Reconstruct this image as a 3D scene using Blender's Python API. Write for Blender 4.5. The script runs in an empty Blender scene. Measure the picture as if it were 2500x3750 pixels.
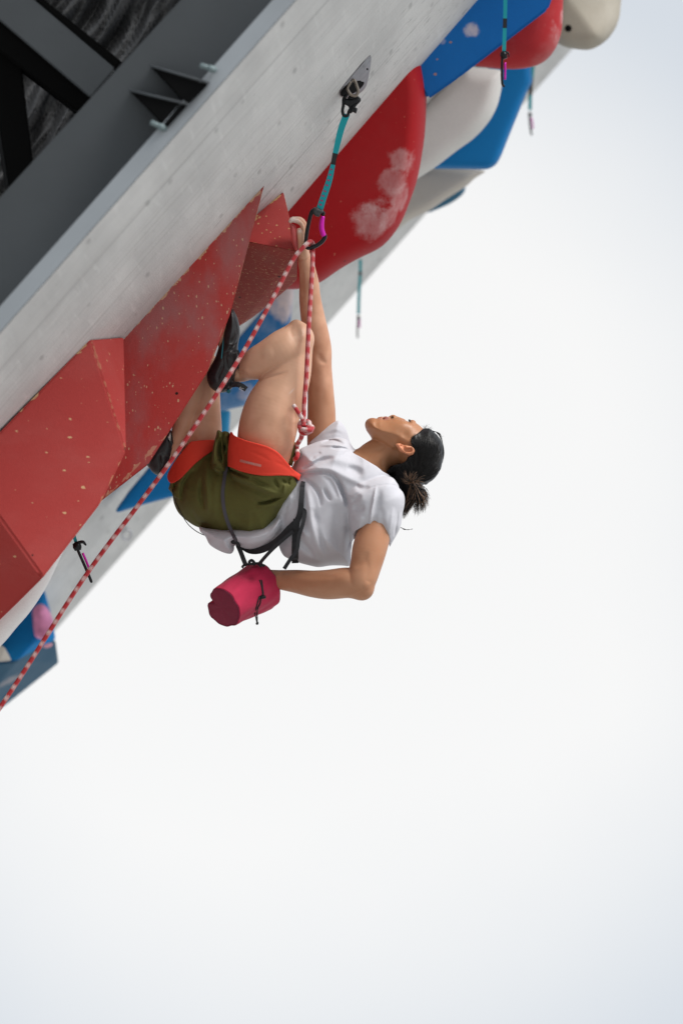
import bpy, bmesh, math, random
import numpy as np
from mathutils import Vector
random.seed(7); rng=np.random.default_rng(7)
# ------------------------------------------------------------------ camera, world, sun
scn=bpy.context.scene; COL=scn.collection
PITCH=math.radians(25); CAM=np.array([0.,0.,1.6]); FL=130.; SW=24.
KP=SW/FL/2500.; D0=10.5; PX=KP*D0
Fv=np.array([0,math.cos(PITCH),math.sin(PITCH)]); Uv=np.array([0,-math.sin(PITCH),math.cos(PITCH)]); Rv=np.array([1.,0,0])
cd=bpy.data.cameras.new('camera'); cam=bpy.data.objects.new('camera',cd); COL.objects.link(cam)
cam.location=CAM; cam.rotation_euler=(math.pi/2+PITCH,0,0)
cd.sensor_fit='HORIZONTAL'; cd.sensor_width=SW; cd.lens=FL; cd.clip_end=2000
cd.dof.use_dof=True; cd.dof.focus_distance=10.47; cd.dof.aperture_fstop=1.85
scn.camera=cam
scn.view_settings.view_transform='Standard'; scn.view_settings.look='None'; scn.view_settings.exposure=0.45; scn.view_settings.gamma=1

def nd(t,k,x=0,**kw):
    n=t.nodes.new(k)
    for a,b in kw.items(): setattr(n,a,b)
    return n
SUN_EL=math.radians(44); SUN_AZ=math.radians(128)   # azimuth measured clockwise from +Y: behind the camera, to its right
w=bpy.data.worlds.new("World"); scn.world=w; w.use_nodes=True
t=w.node_tree; bg=t.nodes['Background']
sky=nd(t,'ShaderNodeTexSky',sky_type='NISHITA',sun_disc=False,sun_elevation=SUN_EL,sun_rotation=SUN_AZ)
sm=nd(t,'ShaderNodeVectorMath',operation='SCALE'); sm.inputs['Scale'].default_value=0.1; t.links.new(sky.outputs[0],sm.inputs[0])
tc=nd(t,'ShaderNodeTexCoord')
def skyspot(dirv,lo,hi):
    d=nd(t,'ShaderNodeVectorMath',operation='DOT_PRODUCT'); t.links.new(tc.outputs['Generated'],d.inputs[0]); d.inputs[1].default_value=dirv
    m=nd(t,'ShaderNodeMapRange',interpolation_type='SMOOTHSTEP'); t.links.new(d.outputs['Value'],m.inputs[0])
    m.inputs[1].default_value=math.cos(math.radians(lo)); m.inputs[2].default_value=math.cos(math.radians(hi)); return m.outputs[0]
def pdir(x,y):
    v=Fv+(x-1250)*KP*Rv-(y-1875)*KP*Uv; v/=np.linalg.norm(v); return tuple(v)
nz=nd(t,'ShaderNodeTexNoise'); nz.inputs['Scale'].default_value=7; nz.inputs['Detail'].default_value=4; t.links.new(tc.outputs['Generated'],nz.inputs['Vector'])
def mth(t,op,a,b=None,c=None):
    n=nd(t,'ShaderNodeMath',operation=op)
    for i,v in enumerate((a,b,c)):
        if v is None: continue
        if isinstance(v,(int,float)): n.inputs[i].default_value=v
        else: t.links.new(v,n.inputs[i])
    return n.outputs[0]
def mixc(t,f,a,b,bt='MIX'):
    n=nd(t,'ShaderNodeMix',data_type='RGBA',blend_type=bt)
    for i,v in ((0,f),(6,a),(7,b)):
        if isinstance(v,(int,float)): n.inputs[i].default_value=v
        elif isinstance(v,tuple): n.inputs[i].default_value=(v+(1,))[:4]
        else: t.links.new(v,n.inputs[i])
    return n.outputs[2]
spot=skyspot(pdir(1100,1980),10.3,4.4)
sw=mth(t,'ADD',spot,mth(t,'MULTIPLY',mth(t,'SUBTRACT',nz.outputs[0],0.5),0.5)); sw=mth(t,'MINIMUM',mth(t,'MAXIMUM',sw,0),1)
cloud=mixc(t,sw,(.515,.55,.59),(.718,.715,.706))
skyc=mixc(t,0.06,cloud,sm.outputs[0])
t.links.new(skyc,bg.inputs[0]); bg.inputs[1].default_value=1.0
sl=bpy.data.lights.new('sun','SUN'); so=bpy.data.objects.new('sun',sl); COL.objects.link(so)
sl.energy=3.2; sl.angle=math.radians(28); sl.color=(1,.97,.93)
sd=Vector((math.sin(SUN_AZ)*math.cos(SUN_EL),math.cos(SUN_AZ)*math.cos(SUN_EL),math.sin(SUN_EL)))
so.rotation_euler=sd.to_track_quat('Z','Y').to_euler()

# ------------------------------------------------------------------ coordinates
# a point is (x,y,z): x right and y down in units of PX (0.775 mm) about the climber, z the distance beyond 10.5 m in the same unit
def P(x,y,z):
    x=np.asarray(x,float);y=np.asarray(y,float);d=D0+np.asarray(z,float)*PX
    return CAM+d[...,None]*Fv+((x-1250)*KP*d)[...,None]*Rv-((y-1875)*KP*d)[...,None]*Uv
def P1(x,y,z): return P(np.array(x),np.array(y),np.array(z))
def zd(d): return (d-D0)/PX
WA,WB=.1417,3.97e-5
def wall_d(x,y): return 1/(WA-WB*(.756*x+.655*y))
CR={'c1':(0,0,1.568),'c2':(1000,0,1.12),'c3':(0,1000,1.568),'c4':(0,1600,1.96),'c5':(700,700,2.6133),'c6':(600,1100,2.24),'c7':(1100,1400,2.6133),'c8':(600,1700,1.7422),
'd1':(1000,700,6.272),'d2':(1180,180,7.127),'d3':(740,1120,6.918),'d4':(500,1380,4.9),'d5':(1030,1450,8.7125),'d6':(720,2000,4.6118),'d7':(1300,1480,4.48),'d8':(600,1550,2.8509),
'e1':(1050,1500,3.4844),'e2':(1500,0,1.7422),'e3':(0,1900,2.24),'e4':(800,0,1.7422),'e5':(380,1350,1.7043),'f':(0,0,1.)}
def K(c,pts):
    ox,oy,s=CR[c]; return [(ox+p[0]/s,oy+p[1]/s)+tuple(p[2:]) for p in pts]
def KR(c,pts):   # (x,y,r,z): r in crop px, z in units
    ox,oy,s=CR[c]; return [(ox+p[0]/s,oy+p[1]/s,p[3],p[2]/s) for p in pts]
def crom(pts,n=8):
    a=np.array(pts,float); 
    if len(a)<3: 
        tt=np.linspace(0,1,n+1)[:,None]; return a[0]*(1-tt)+a[-1]*tt
    e=np.vstack([2*a[0]-a[1],a,2*a[-1]-a[-2]]); out=[]
    for i in range(1,len(e)-2):
        p0,p1,p2,p3=e[i-1:i+3]
        for s in np.linspace(0,1,n,endpoint=False):
            out.append(.5*((2*p1)+(-p0+p2)*s+(2*p0-5*p1+4*p2-p3)*s*s+(-p0+3*p1-3*p2+p3)*s**3))
    out.append(e[-2]); return np.array(out)

# ------------------------------------------------------------------ objects
def tag(o,label=None,cat=None,group=None,kind=None):
    for k,v in (('label',label),('category',cat),('group',group),('kind',kind)):
        if v: o[k]=v
    return o
def thing(name,loc,label,cat,group=None):
    o=bpy.data.objects.new(name,None); COL.objects.link(o); o.location=Vector(loc); o.empty_display_size=.05
    return tag(o,label,cat,group)
def worg(o):
    v=np.zeros(3)
    while o: v=v+np.array(o.location); o=o.parent
    return v
def mk(name,V,Fc,mat,parent=None,smooth=True,uv=None,col=None):
    V=np.asarray(V,float)
    org=worg(parent) if parent else V.mean(0)
    me=bpy.data.meshes.new(name)
    if isinstance(Fc,np.ndarray):
        n=len(Fc);k=Fc.shape[1]
        me.vertices.add(len(V)); me.vertices.foreach_set('co',(V-org).astype(np.float32).ravel())
        me.loops.add(n*k); me.loops.foreach_set('vertex_index',Fc.astype(np.int32).ravel())
        me.polygons.add(n); me.polygons.foreach_set('loop_start',np.arange(0,n*k,k,dtype=np.int32)); me.polygons.foreach_set('loop_total',np.full(n,k,np.int32))
        me.update(calc_edges=True)
    else:
        me.from_pydata([tuple(v) for v in (V-org)],[],[tuple(f) for f in Fc]); me.update()
    me.polygons.foreach_set('use_smooth',[smooth]*len(me.polygons))
    if uv is not None:
        u=me.uv_layers.new(name='UVMap'); li=np.zeros(len(me.loops),np.int32); me.loops.foreach_get('vertex_index',li)
        if len(uv)==len(V): u.data.foreach_set('uv',np.asarray(uv,np.float32)[li].ravel())
        else: u.data.foreach_set('uv',np.asarray(uv,np.float32).ravel())
    if col is not None:
        for cn,cv in col.items():
            a=me.attributes.new(cn,'FLOAT','POINT'); a.data.foreach_set('value',np.asarray(cv,np.float32))
    me.materials.append(mat)
    o=bpy.data.objects.new(name,me); COL.objects.link(o)
    if parent: o.parent=parent
    else: o.location=Vector(org)
    return o

# ------------------------------------------------------------------ materials
def mat(name,base,rough=.6,metal=0,bump=0,bscale=200,var=.0,vscale=8,spec=None,sheen=0,sss=0):
    m=bpy.data.materials.new(name); m.use_nodes=True; t=m.node_tree; b=t.nodes['Principled BSDF']
    b.inputs['Roughness'].default_value=rough; b.inputs['Metallic'].default_value=metal; b.inputs['Base Color'].default_value=tuple(base)+(1,)
    if spec is not None: b.inputs['Specular IOR Level'].default_value=spec
    if sheen: b.inputs['Sheen Weight'].default_value=sheen
    if sss: b.inputs['Subsurface Weight'].default_value=sss; b.inputs['Subsurface Radius'].default_value=(1,.35,.2); b.inputs['Subsurface Scale'].default_value=.008
    tc=nd(t,'ShaderNodeTexCoord')
    if var:
        n=nd(t,'ShaderNodeTexNoise'); n.inputs['Scale'].default_value=vscale; n.inputs['Detail'].default_value=5; t.links.new(tc.outputs['Object'],n.inputs['Vector'])
        f=mth(t,'MULTIPLY_ADD',n.outputs[0],2.4,-.7); f=mth(t,'MINIMUM',mth(t,'MAXIMUM',f,0),1)
        t.links.new(mixc(t,f,tuple(c*(1-var) for c in base),tuple(min(1,c*(1+var)) for c in base)),b.inputs['Base Color'])
    if bump:
        n=nd(t,'ShaderNodeTexNoise'); n.inputs['Scale'].default_value=bscale; n.inputs['Detail'].default_value=3; t.links.new(tc.outputs['Object'],n.inputs['Vector'])
        bp=nd(t,'ShaderNodeBump'); bp.inputs['Strength'].default_value=bump; bp.inputs['Distance'].default_value=.002; t.links.new(n.outputs[0],bp.inputs['Height']); t.links.new(bp.outputs[0],b.inputs['Normal'])
    return m
def paint(name,base,dust,dustamt=.4,chips=.5,chipcol=(.55,.33,.14),chipscale=55,stretch=(1,1,1),rot=(0,0,0),chalk=(),rough=.55,edges=(),edgez=10.4,streak=0,holes=True):
    """painted plywood of a volume: dusty patches, chipped specks down to the wood, screw holes, hand-chalk smears at given places"""
    m=mat(name,base,rough,spec=.18); t=m.node_tree; b=t.nodes['Principled BSDF']
    tc=nd(t,'ShaderNodeTexCoord'); geo=nd(t,'ShaderNodeNewGeometry')
    pos=geo.outputs['Position']
    mp=nd(t,'ShaderNodeMapping'); mp.inputs['Rotation'].default_value=rot; mp.inputs['Scale'].default_value=stretch; t.links.new(pos,mp.inputs[0])
    n1=nd(t,'ShaderNodeTexNoise'); n1.inputs['Scale'].default_value=5; n1.inputs['Detail'].default_value=7; n1.inputs['Roughness'].default_value=.62; t.links.new(mp.outputs[0],n1.inputs[0])
    f=nd(t,'ShaderNodeMapRange',interpolation_type='SMOOTHSTEP'); t.links.new(n1.outputs[0],f.inputs[0]); f.inputs[1].default_value=.42; f.inputs[2].default_value=.72; f.inputs[4].default_value=dustamt
    c=mixc(t,f.outputs[0],tuple(base),tuple(dust))
    n4=nd(t,'ShaderNodeTexNoise'); n4.inputs['Scale'].default_value=260; n4.inputs['Detail'].default_value=2; t.links.new(pos,n4.inputs[0])
    c=mixc(t,mth(t,'MULTIPLY',n4.outputs[0],.22),c,(.02,.01,.01))
    if chips:
        v=nd(t,'ShaderNodeTexVoronoi'); v.inputs['Scale'].default_value=chipscale; t.links.new(mp.outputs[0],v.inputs['Vector'])
        n2=nd(t,'ShaderNodeTexNoise'); n2.inputs['Scale'].default_value=chipscale*1.4; n2.inputs['Detail'].default_value=4; t.links.new(mp.outputs[0],n2.inputs[0])
        n3=nd(t,'ShaderNodeTexNoise'); n3.inputs['Scale'].default_value=4; t.links.new(pos,n3.inputs[0])
        dd=mth(t,'ADD',v.outputs['Distance'],mth(t,'MULTIPLY',mth(t,'SUBTRACT',n2.outputs[0],.5),.85))
        sep=nd(t,'ShaderNodeSeparateColor'); t.links.new(v.outputs['Color'],sep.inputs[0])
        thr=mth(t,'MULTIPLY',mth(t,'MULTIPLY',sep.outputs[0],sep.outputs[0]),chips*.30)
        thr=mth(t,'MULTIPLY',thr,mth(t,'MULTIPLY_ADD',n3.outputs[0],2.6,-.5))
        k=nd(t,'ShaderNodeMapRange'); t.links.new(mth(t,'SUBTRACT',thr,dd),k.inputs[0]); k.inputs[1].default_value=-.02; k.inputs[2].default_value=.03
        c=mixc(t,mth(t,'MULTIPLY',k.outputs[0],.8),c,tuple(chipcol))
    if streak:
        mp2=nd(t,'ShaderNodeMapping'); mp2.inputs['Rotation'].default_value=rot; mp2.inputs['Scale'].default_value=(8,120,120); t.links.new(pos,mp2.inputs[0])
        n5=nd(t,'ShaderNodeTexNoise'); n5.inputs['Scale'].default_value=2.2; n5.inputs['Detail'].default_value=3; t.links.new(mp2.outputs[0],n5.inputs[0])
        k=nd(t,'ShaderNodeMapRange'); t.links.new(n5.outputs[0],k.inputs[0]); k.inputs[1].default_value=.60; k.inputs[2].default_value=.66; k.inputs[4].default_value=streak
        c=mixc(t,k.outputs[0],c,tuple(chipcol))
    if holes:
        v=nd(t,'ShaderNodeTexVoronoi'); v.inputs['Scale'].default_value=9; v.inputs['Randomness'].default_value=.9; t.links.new(pos,v.inputs['Vector'])
        k=nd(t,'ShaderNodeMapRange'); t.links.new(v.outputs['Distance'],k.inputs[0]); k.inputs[1].default_value=.05; k.inputs[2].default_value=.035
        c=mixc(t,k.outputs[0],c,(.02,.012,.01))
    for (a0,a1,wd_,amt) in edges:        # paint worn off along an edge
        A=P1(a0[0],a0[1],zd(edgez)); B=P1(a1[0],a1[1],zd(edgez)); Ln=np.linalg.norm(B-A); dr=(B-A)/Ln
        # distance in the plane across the view, so the wear follows the edge at its own depth
        hx=np.cross(dr,(A-CAM)/np.linalg.norm(A-CAM)); hx/=np.linalg.norm(hx)
        def dotn(v,off):
            n=nd(t,'ShaderNodeVectorMath',operation='DOT_PRODUCT'); t.links.new(pos,n.inputs[0]); n.inputs[1].default_value=tuple(v); return mth(t,'SUBTRACT',n.outputs['Value'],float(np.dot(v,off)))
        dd_=mth(t,'ABSOLUTE',dotn(hx,A)); al=dotn(dr,A)
        n8=nd(t,'ShaderNodeTexNoise'); n8.inputs['Scale'].default_value=38; n8.inputs['Detail'].default_value=6; t.links.new(pos,n8.inputs[0])
        q=mth(t,'ADD',mth(t,'DIVIDE',dd_,wd_*PX*1.6),mth(t,'MULTIPLY',mth(t,'SUBTRACT',.62,n8.outputs[0]),5.5))
        k=nd(t,'ShaderNodeMapRange'); t.links.new(q,k.inputs[0]); k.inputs[1].default_value=.95; k.inputs[2].default_value=.75; k.inputs[4].default_value=amt
        ins=mth(t,'MULTIPLY',mth(t,'GREATER_THAN',al,0),mth(t,'LESS_THAN',al,Ln))
        c=mixc(t,mth(t,'MULTIPLY',k.outputs[0],ins),c,tuple(chipcol))
    for (cx,cy,cz,rad,amt) in chalk:
        wp=P1(cx,cy,cz); sb=nd(t,'ShaderNodeVectorMath',operation='DISTANCE'); t.links.new(pos,sb.inputs[0]); sb.inputs[1].default_value=tuple(wp)
        n6=nd(t,'ShaderNodeTexNoise'); n6.inputs['Scale'].default_value=14; n6.inputs['Detail'].default_value=8; n6.inputs['Roughness'].default_value=.7; t.links.new(pos,n6.inputs[0])
        mp7=nd(t,'ShaderNodeMapping'); mp7.inputs['Scale'].default_value=(50,50,12); mp7.inputs['Rotation'].default_value=(0,.4,0); t.links.new(pos,mp7.inputs[0])
        n7=nd(t,'ShaderNodeTexNoise'); n7.inputs['Scale'].default_value=1; n7.inputs['Detail'].default_value=6; n7.inputs['Roughness'].default_value=.7; t.links.new(mp7.outputs[0],n7.inputs[0])
        q=mth(t,'ADD',mth(t,'DIVIDE',sb.outputs['Value'],rad*PX),mth(t,'MULTIPLY',mth(t,'SUBTRACT',n6.outputs[0],.5),1.9))
        k=nd(t,'ShaderNodeMapRange',interpolation_type='SMOOTHSTEP'); t.links.new(q,k.inputs[0]); k.inputs[1].default_value=1.1; k.inputs[2].default_value=.62; k.inputs[4].default_value=amt
        c=mixc(t,mth(t,'MULTIPLY',k.outputs[0],mth(t,'MULTIPLY_ADD',n7.outputs[0],1.9,-.15)),c,(.66,.56,.56))
    t.links.new(c,b.inputs['Base Color'])
    bp=nd(t,'ShaderNodeBump'); bp.inputs['Strength'].default_value=.35; bp.inputs['Distance'].default_value=.001; t.links.new(n4.outputs[0],bp.inputs['Height']); t.links.new(bp.outputs[0],b.inputs['Normal'])
    return m

def skin_mat():
    m=mat('skin',(.44,.21,.115),.43,sss=.12,spec=.35); t=m.node_tree; b=t.nodes['Principled BSDF']
    tc=nd(t,'ShaderNodeTexCoord')
    n=nd(t,'ShaderNodeTexNoise'); n.inputs['Scale'].default_value=22; n.inputs['Detail'].default_value=6; t.links.new(tc.outputs['Object'],n.inputs[0])
    c=mixc(t,mth(t,'MULTIPLY_ADD',n.outputs[0],1.6,-.3),(.46,.215,.125),(.66,.37,.245))
    def at(nm):
        a=nd(t,'ShaderNodeAttribute'); a.attribute_name=nm; return a.outputs['Fac']
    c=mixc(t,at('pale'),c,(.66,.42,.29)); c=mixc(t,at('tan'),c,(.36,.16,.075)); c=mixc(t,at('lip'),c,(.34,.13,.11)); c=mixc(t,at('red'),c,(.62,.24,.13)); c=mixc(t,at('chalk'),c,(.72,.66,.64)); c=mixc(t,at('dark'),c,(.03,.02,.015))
    t.links.new(c,b.inputs['Base Color'])
    n2=nd(t,'ShaderNodeTexNoise'); n2.inputs['Scale'].default_value=700; t.links.new(tc.outputs['Object'],n2.inputs[0])
    bp=nd(t,'ShaderNodeBump'); bp.inputs['Strength'].default_value=.15; bp.inputs['Distance'].default_value=.001; t.links.new(n2.outputs[0],bp.inputs['Height']); t.links.new(bp.outputs[0],b.inputs['Normal'])
    return m
def cloth(name,base,bump,scale,rough=.85,sheen=.3,var=.08,wr=.0,fine=.2):
    m=mat(name,base,rough,sheen=sheen); t=m.node_tree; b=t.nodes['Principled BSDF']; tc=nd(t,'ShaderNodeTexCoord')
    n=nd(t,'ShaderNodeTexNoise'); n.inputs['Scale'].default_value=12; n.inputs['Detail'].default_value=5; t.links.new(tc.outputs['Object'],n.inputs[0])
    t.links.new(mixc(t,n.outputs[0],tuple(c*(1-var) for c in base),tuple(min(c*(1+var),1) for c in base)),b.inputs['Base Color'])
    n2=nd(t,'ShaderNodeTexNoise'); n2.inputs['Scale'].default_value=scale; n2.inputs['Detail'].default_value=3; t.links.new(tc.outputs['Object'],n2.inputs[0])
    n3=nd(t,'ShaderNodeTexNoise'); n3.inputs['Scale'].default_value=16; n3.inputs['Detail'].default_value=3; n3.inputs['Distortion'].default_value=1.2; t.links.new(tc.outputs['Object'],n3.inputs[0])
    h=mth(t,'ADD',mth(t,'MULTIPLY',n2.outputs[0],fine),mth(t,'MULTIPLY',n3.outputs[0],wr))
    bp=nd(t,'ShaderNodeBump'); bp.inputs['Strength'].default_value=bump; bp.inputs['Distance'].default_value=.006; t.links.new(h,bp.inputs['Height']); t.links.new(bp.outputs[0],b.inputs['Normal'])
    return m
def rope_mat():
    m=mat('rope_sheath',(.6,.05,.06),.75,sheen=.3); t=m.node_tree; b=t.nodes['Principled BSDF']; uv=nd(t,'ShaderNodeUVMap'); uv.uv_map='UVMap'
    sp=nd(t,'ShaderNodeSeparateXYZ'); t.links.new(uv.outputs[0],sp.inputs[0]); U,V=sp.outputs[0],sp.outputs[1]   # U 0..1 round, V metres along
    # red and white blocks that alternate along and around the sheath
    nr=nd(t,'ShaderNodeTexNoise'); nr.inputs['Scale'].default_value=35; t.links.new(uv.outputs[0],nr.inputs[0])
    a=mth(t,'ADD',mth(t,'MULTIPLY',mth(t,'SINE',mth(t,'ADD',mth(t,'MULTIPLY',nr.outputs[0],2.2),mth(t,'MULTIPLY',V,2*math.pi/.036))),mth(t,'MULTIPLY_ADD',mth(t,'SINE',mth(t,'ADD',mth(t,'MULTIPLY',U,2*math.pi),.9)),.5,.62)),-.1)
    pl=mth(t,'SINE',mth(t,'MULTIPLY',U,2*math.pi*14)); 
    s=mth(t,'ADD',mth(t,'MULTIPLY',a,1.25),mth(t,'MULTIPLY',pl,.62))
    k=nd(t,'ShaderNodeMapRange'); t.links.new(s,k.inputs[0]); k.inputs[1].default_value=.34; k.inputs[2].default_value=.56
    t.links.new(mixc(t,k.outputs[0],(.42,.011,.018),(.68,.58,.56)),b.inputs['Base Color'])
    br=mth(t,'SINE',mth(t,'ADD',mth(t,'MULTIPLY',V,2*math.pi/.0035),mth(t,'MULTIPLY',U,2*math.pi*6)))
    bp=nd(t,'ShaderNodeBump'); bp.inputs['Strength'].default_value=.5; bp.inputs['Distance'].default_value=.0008; t.links.new(br,bp.inputs['Height']); t.links.new(bp.outputs[0],b.inputs['Normal'])
    return m
def wall_mat():
    m=mat('grey_wall_paint',(.5,.5,.49),.75); t=m.node_tree; b=t.nodes['Principled BSDF']; uv=nd(t,'ShaderNodeUVMap'); uv.uv_map='UVMap'
    def mp(sx,sy): 
        n=nd(t,'ShaderNodeMapping'); n.inputs['Scale'].default_value=(sx,sy,1); t.links.new(uv.outputs[0],n.inputs[0]); return n.outputs[0]
    def noise(vec,s,d=4,r=.55):
        n=nd(t,'ShaderNodeTexNoise'); n.inputs['Scale'].default_value=s; n.inputs['Detail'].default_value=d; n.inputs['Roughness'].default_value=r; t.links.new(vec,n.inputs[0]); return n.outputs[0]
    def rng_(v,a,b2,o=1):
        k=nd(t,'ShaderNodeMapRange',interpolation_type='SMOOTHSTEP'); t.links.new(v,k.inputs[0]); k.inputs[1].default_value=a; k.inputs[2].default_value=b2; k.inputs[4].default_value=o; return k.outputs[0]
    sp=nd(t,'ShaderNodeSeparateXYZ'); t.links.new(uv.outputs[0],sp.inputs[0]); U,V=sp.outputs[0],sp.outputs[1]
    c=mixc(t,rng_(noise(mp(1.2,.35),3,6),.3,.7),(.52,.52,.515),(.68,.68,.67))
    c=mixc(t,rng_(noise(mp(3,.25),16,4),.55,.75,.35),c,(.80,.80,.79))     # grain along the panel
    fl=mth(t,'MULTIPLY',rng_(noise(mp(9,46),1.5,3,.6),.60,.67,.6),rng_(V,.7,1.8))
    c=mixc(t,fl,c,(.09,.085,.08))      # dark checks in the grain, more of them where the paint is thin
    c=mixc(t,rng_(noise(mp(2.5,30),1.6,4,.6),.5,.75,.3),c,(.30,.30,.30))
    c=mixc(t,rng_(noise(mp(.7,22),1.3,6,.65),.52,.7,.45),c,(.36,.355,.34))
    c=mixc(t,rng_(noise(mp(1.1,9),2.1,6,.7),.58,.7,.5),c,(.78,.78,.76))
    v=nd(t,'ShaderNodeTexVoronoi'); v.inputs['Scale'].default_value=1; v.inputs['Randomness'].default_value=.25; t.links.new(mp(11,3.4),v.inputs['Vector'])
    c=mixc(t,rng_(v.outputs['Distance'],.14,.03,.42),c,(.17,.17,.17))      # threaded insert holes
    v2=nd(t,'ShaderNodeTexVoronoi'); v2.inputs['Scale'].default_value=1; t.links.new(mp(38,9),v2.inputs['Vector'])
    c=mixc(t,rng_(v2.outputs['Distance'],.09,.04,.35),c,(.2,.2,.2))        # screw heads
    for vv,wd in ((.30,.012),(1.52,.006),(2.75,.014),(3.1,.006)):         # seams between boards
        c=mixc(t,rng_(mth(t,'ABSOLUTE',mth(t,'SUBTRACT',V,vv)),wd,wd*.2,.42),c,(.2,.2,.2))
    for uu in (-1.1,.55,2.0):
        s=mth(t,'MULTIPLY',rng_(mth(t,'ABSOLUTE',mth(t,'SUBTRACT',U,uu)),.0035,.0015,.6),mth(t,'GREATER_THAN',V,1.52))
        c=mixc(t,s,c,(.1,.1,.1))
    t.links.new(c,b.inputs['Base Color'])
    bp=nd(t,'ShaderNodeBump'); bp.inputs['Strength'].default_value=.4; bp.inputs['Distance'].default_value=.002; t.links.new(noise(mp(20,4),10,4),bp.inputs['Height']); t.links.new(bp.outputs[0],b.inputs['Normal'])
    return m
M={}
M['skin']=skin_mat(); M['shirt']=cloth('white_cotton',(.51,.51,.555),.35,900,wr=.6,var=.02,sheen=.1,fine=.06); M['shorts']=cloth('olive_canvas',(.090,.087,.016),.5,700,wr=.7,var=.2,sheen=0)
M['redweb']=cloth('red_webbing',(.66,.040,.018),.35,420,wr=.35,sheen=.0,var=.06); M['black']=cloth('black_webbing',(.010,.011,.014),.3,800,rough=.7,sheen=0)
M['grey']=cloth('grey_elastic',(.065,.06,.072),.2,800,sheen=0); M['bag']=cloth('magenta_canvas',(.42,.005,.050),.4,500,sheen=.1,var=.3,wr=.5)
M['hair']=mat('black_hair',(.0055,.005,.005),.38,spec=.22); M['hair2']=mat('brown_hair_tips',(.14,.075,.04),.5)
M['rubber']=mat('black_shoe_rubber',(.016,.017,.019),.42,bump=.3,bscale=120,var=.4,vscale=30); M['teal']=mat('teal_fabric',(.01,.19,.24),.7); M['white']=mat('white_print',(.7,.7,.7),.6)
M['rope']=rope_mat(); M['sling']=cloth('turquoise_webbing',(.008,.33,.38),.3,900,sheen=0); M['sling2']=mat('sling_stitching',(.32,.05,.16),.8)
M['blackmetal']=mat('black_anodised_metal',(.015,.016,.018),.32,metal=.6); M['magenta']=mat('magenta_anodised_gate',(.62,.01,.42),.3,metal=.45); M['steel']=mat('brushed_steel',(.55,.55,.58),.38,metal=.7,var=.15,vscale=40)
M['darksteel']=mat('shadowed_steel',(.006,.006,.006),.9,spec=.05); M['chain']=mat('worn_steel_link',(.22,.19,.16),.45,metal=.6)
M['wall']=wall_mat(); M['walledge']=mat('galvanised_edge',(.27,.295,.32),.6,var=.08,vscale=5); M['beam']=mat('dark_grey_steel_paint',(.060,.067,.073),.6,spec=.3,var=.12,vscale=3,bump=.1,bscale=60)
M['beam_shade']=mat('shaded_steel_paint',(.004,.004,.004),.9,spec=.04); M['bolt']=mat('zinc_bolt',(.16,.21,.22),.6,metal=.2)  # near-black copy of the frame grey, with the shade put into the colour
M['ground']=mat('pale_concrete',(.36,.355,.34),.9,var=.2,vscale=.3)

# ------------------------------------------------------------------ implicit surfaces in numpy
def seg_dist2(X,Y,pts,closed):
    n=len(pts); D=np.full(np.broadcast(X,Y).shape,1e9,np.float32)
    for i in range(n if closed else n-1):
        ax,ay=pts[i][:2]; bx,by=pts[(i+1)%n][:2]; dx,dy=bx-ax,by-ay; L=dx*dx+dy*dy+1e-9
        tt=np.clip(((X-ax)*dx+(Y-ay)*dy)/L,0,1); D=np.minimum(D,(X-ax-tt*dx)**2+(Y-ay-tt*dy)**2)
    return np.sqrt(D)
def sdpoly(X,Y,pts):
    d=seg_dist2(X,Y,pts,True); ins=np.zeros(d.shape,bool); n=len(pts)
    for i in range(n):
        ax,ay=pts[i][:2]; bx,by=pts[(i+1)%n][:2]
        if ay==by: continue
        c=((ay>Y)!=(by>Y))&(X<(bx-ax)*(Y-ay)/(by-ay)+ax); ins^=c
    return np.where(ins,-d,d)
def smin(a,b,k):
    if k<=0: return np.minimum(a,b)
    h=np.clip(.5+.5*(b-a)/k,0,1); return b*(1-h)+a*h-k*h*(1-h)
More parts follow.
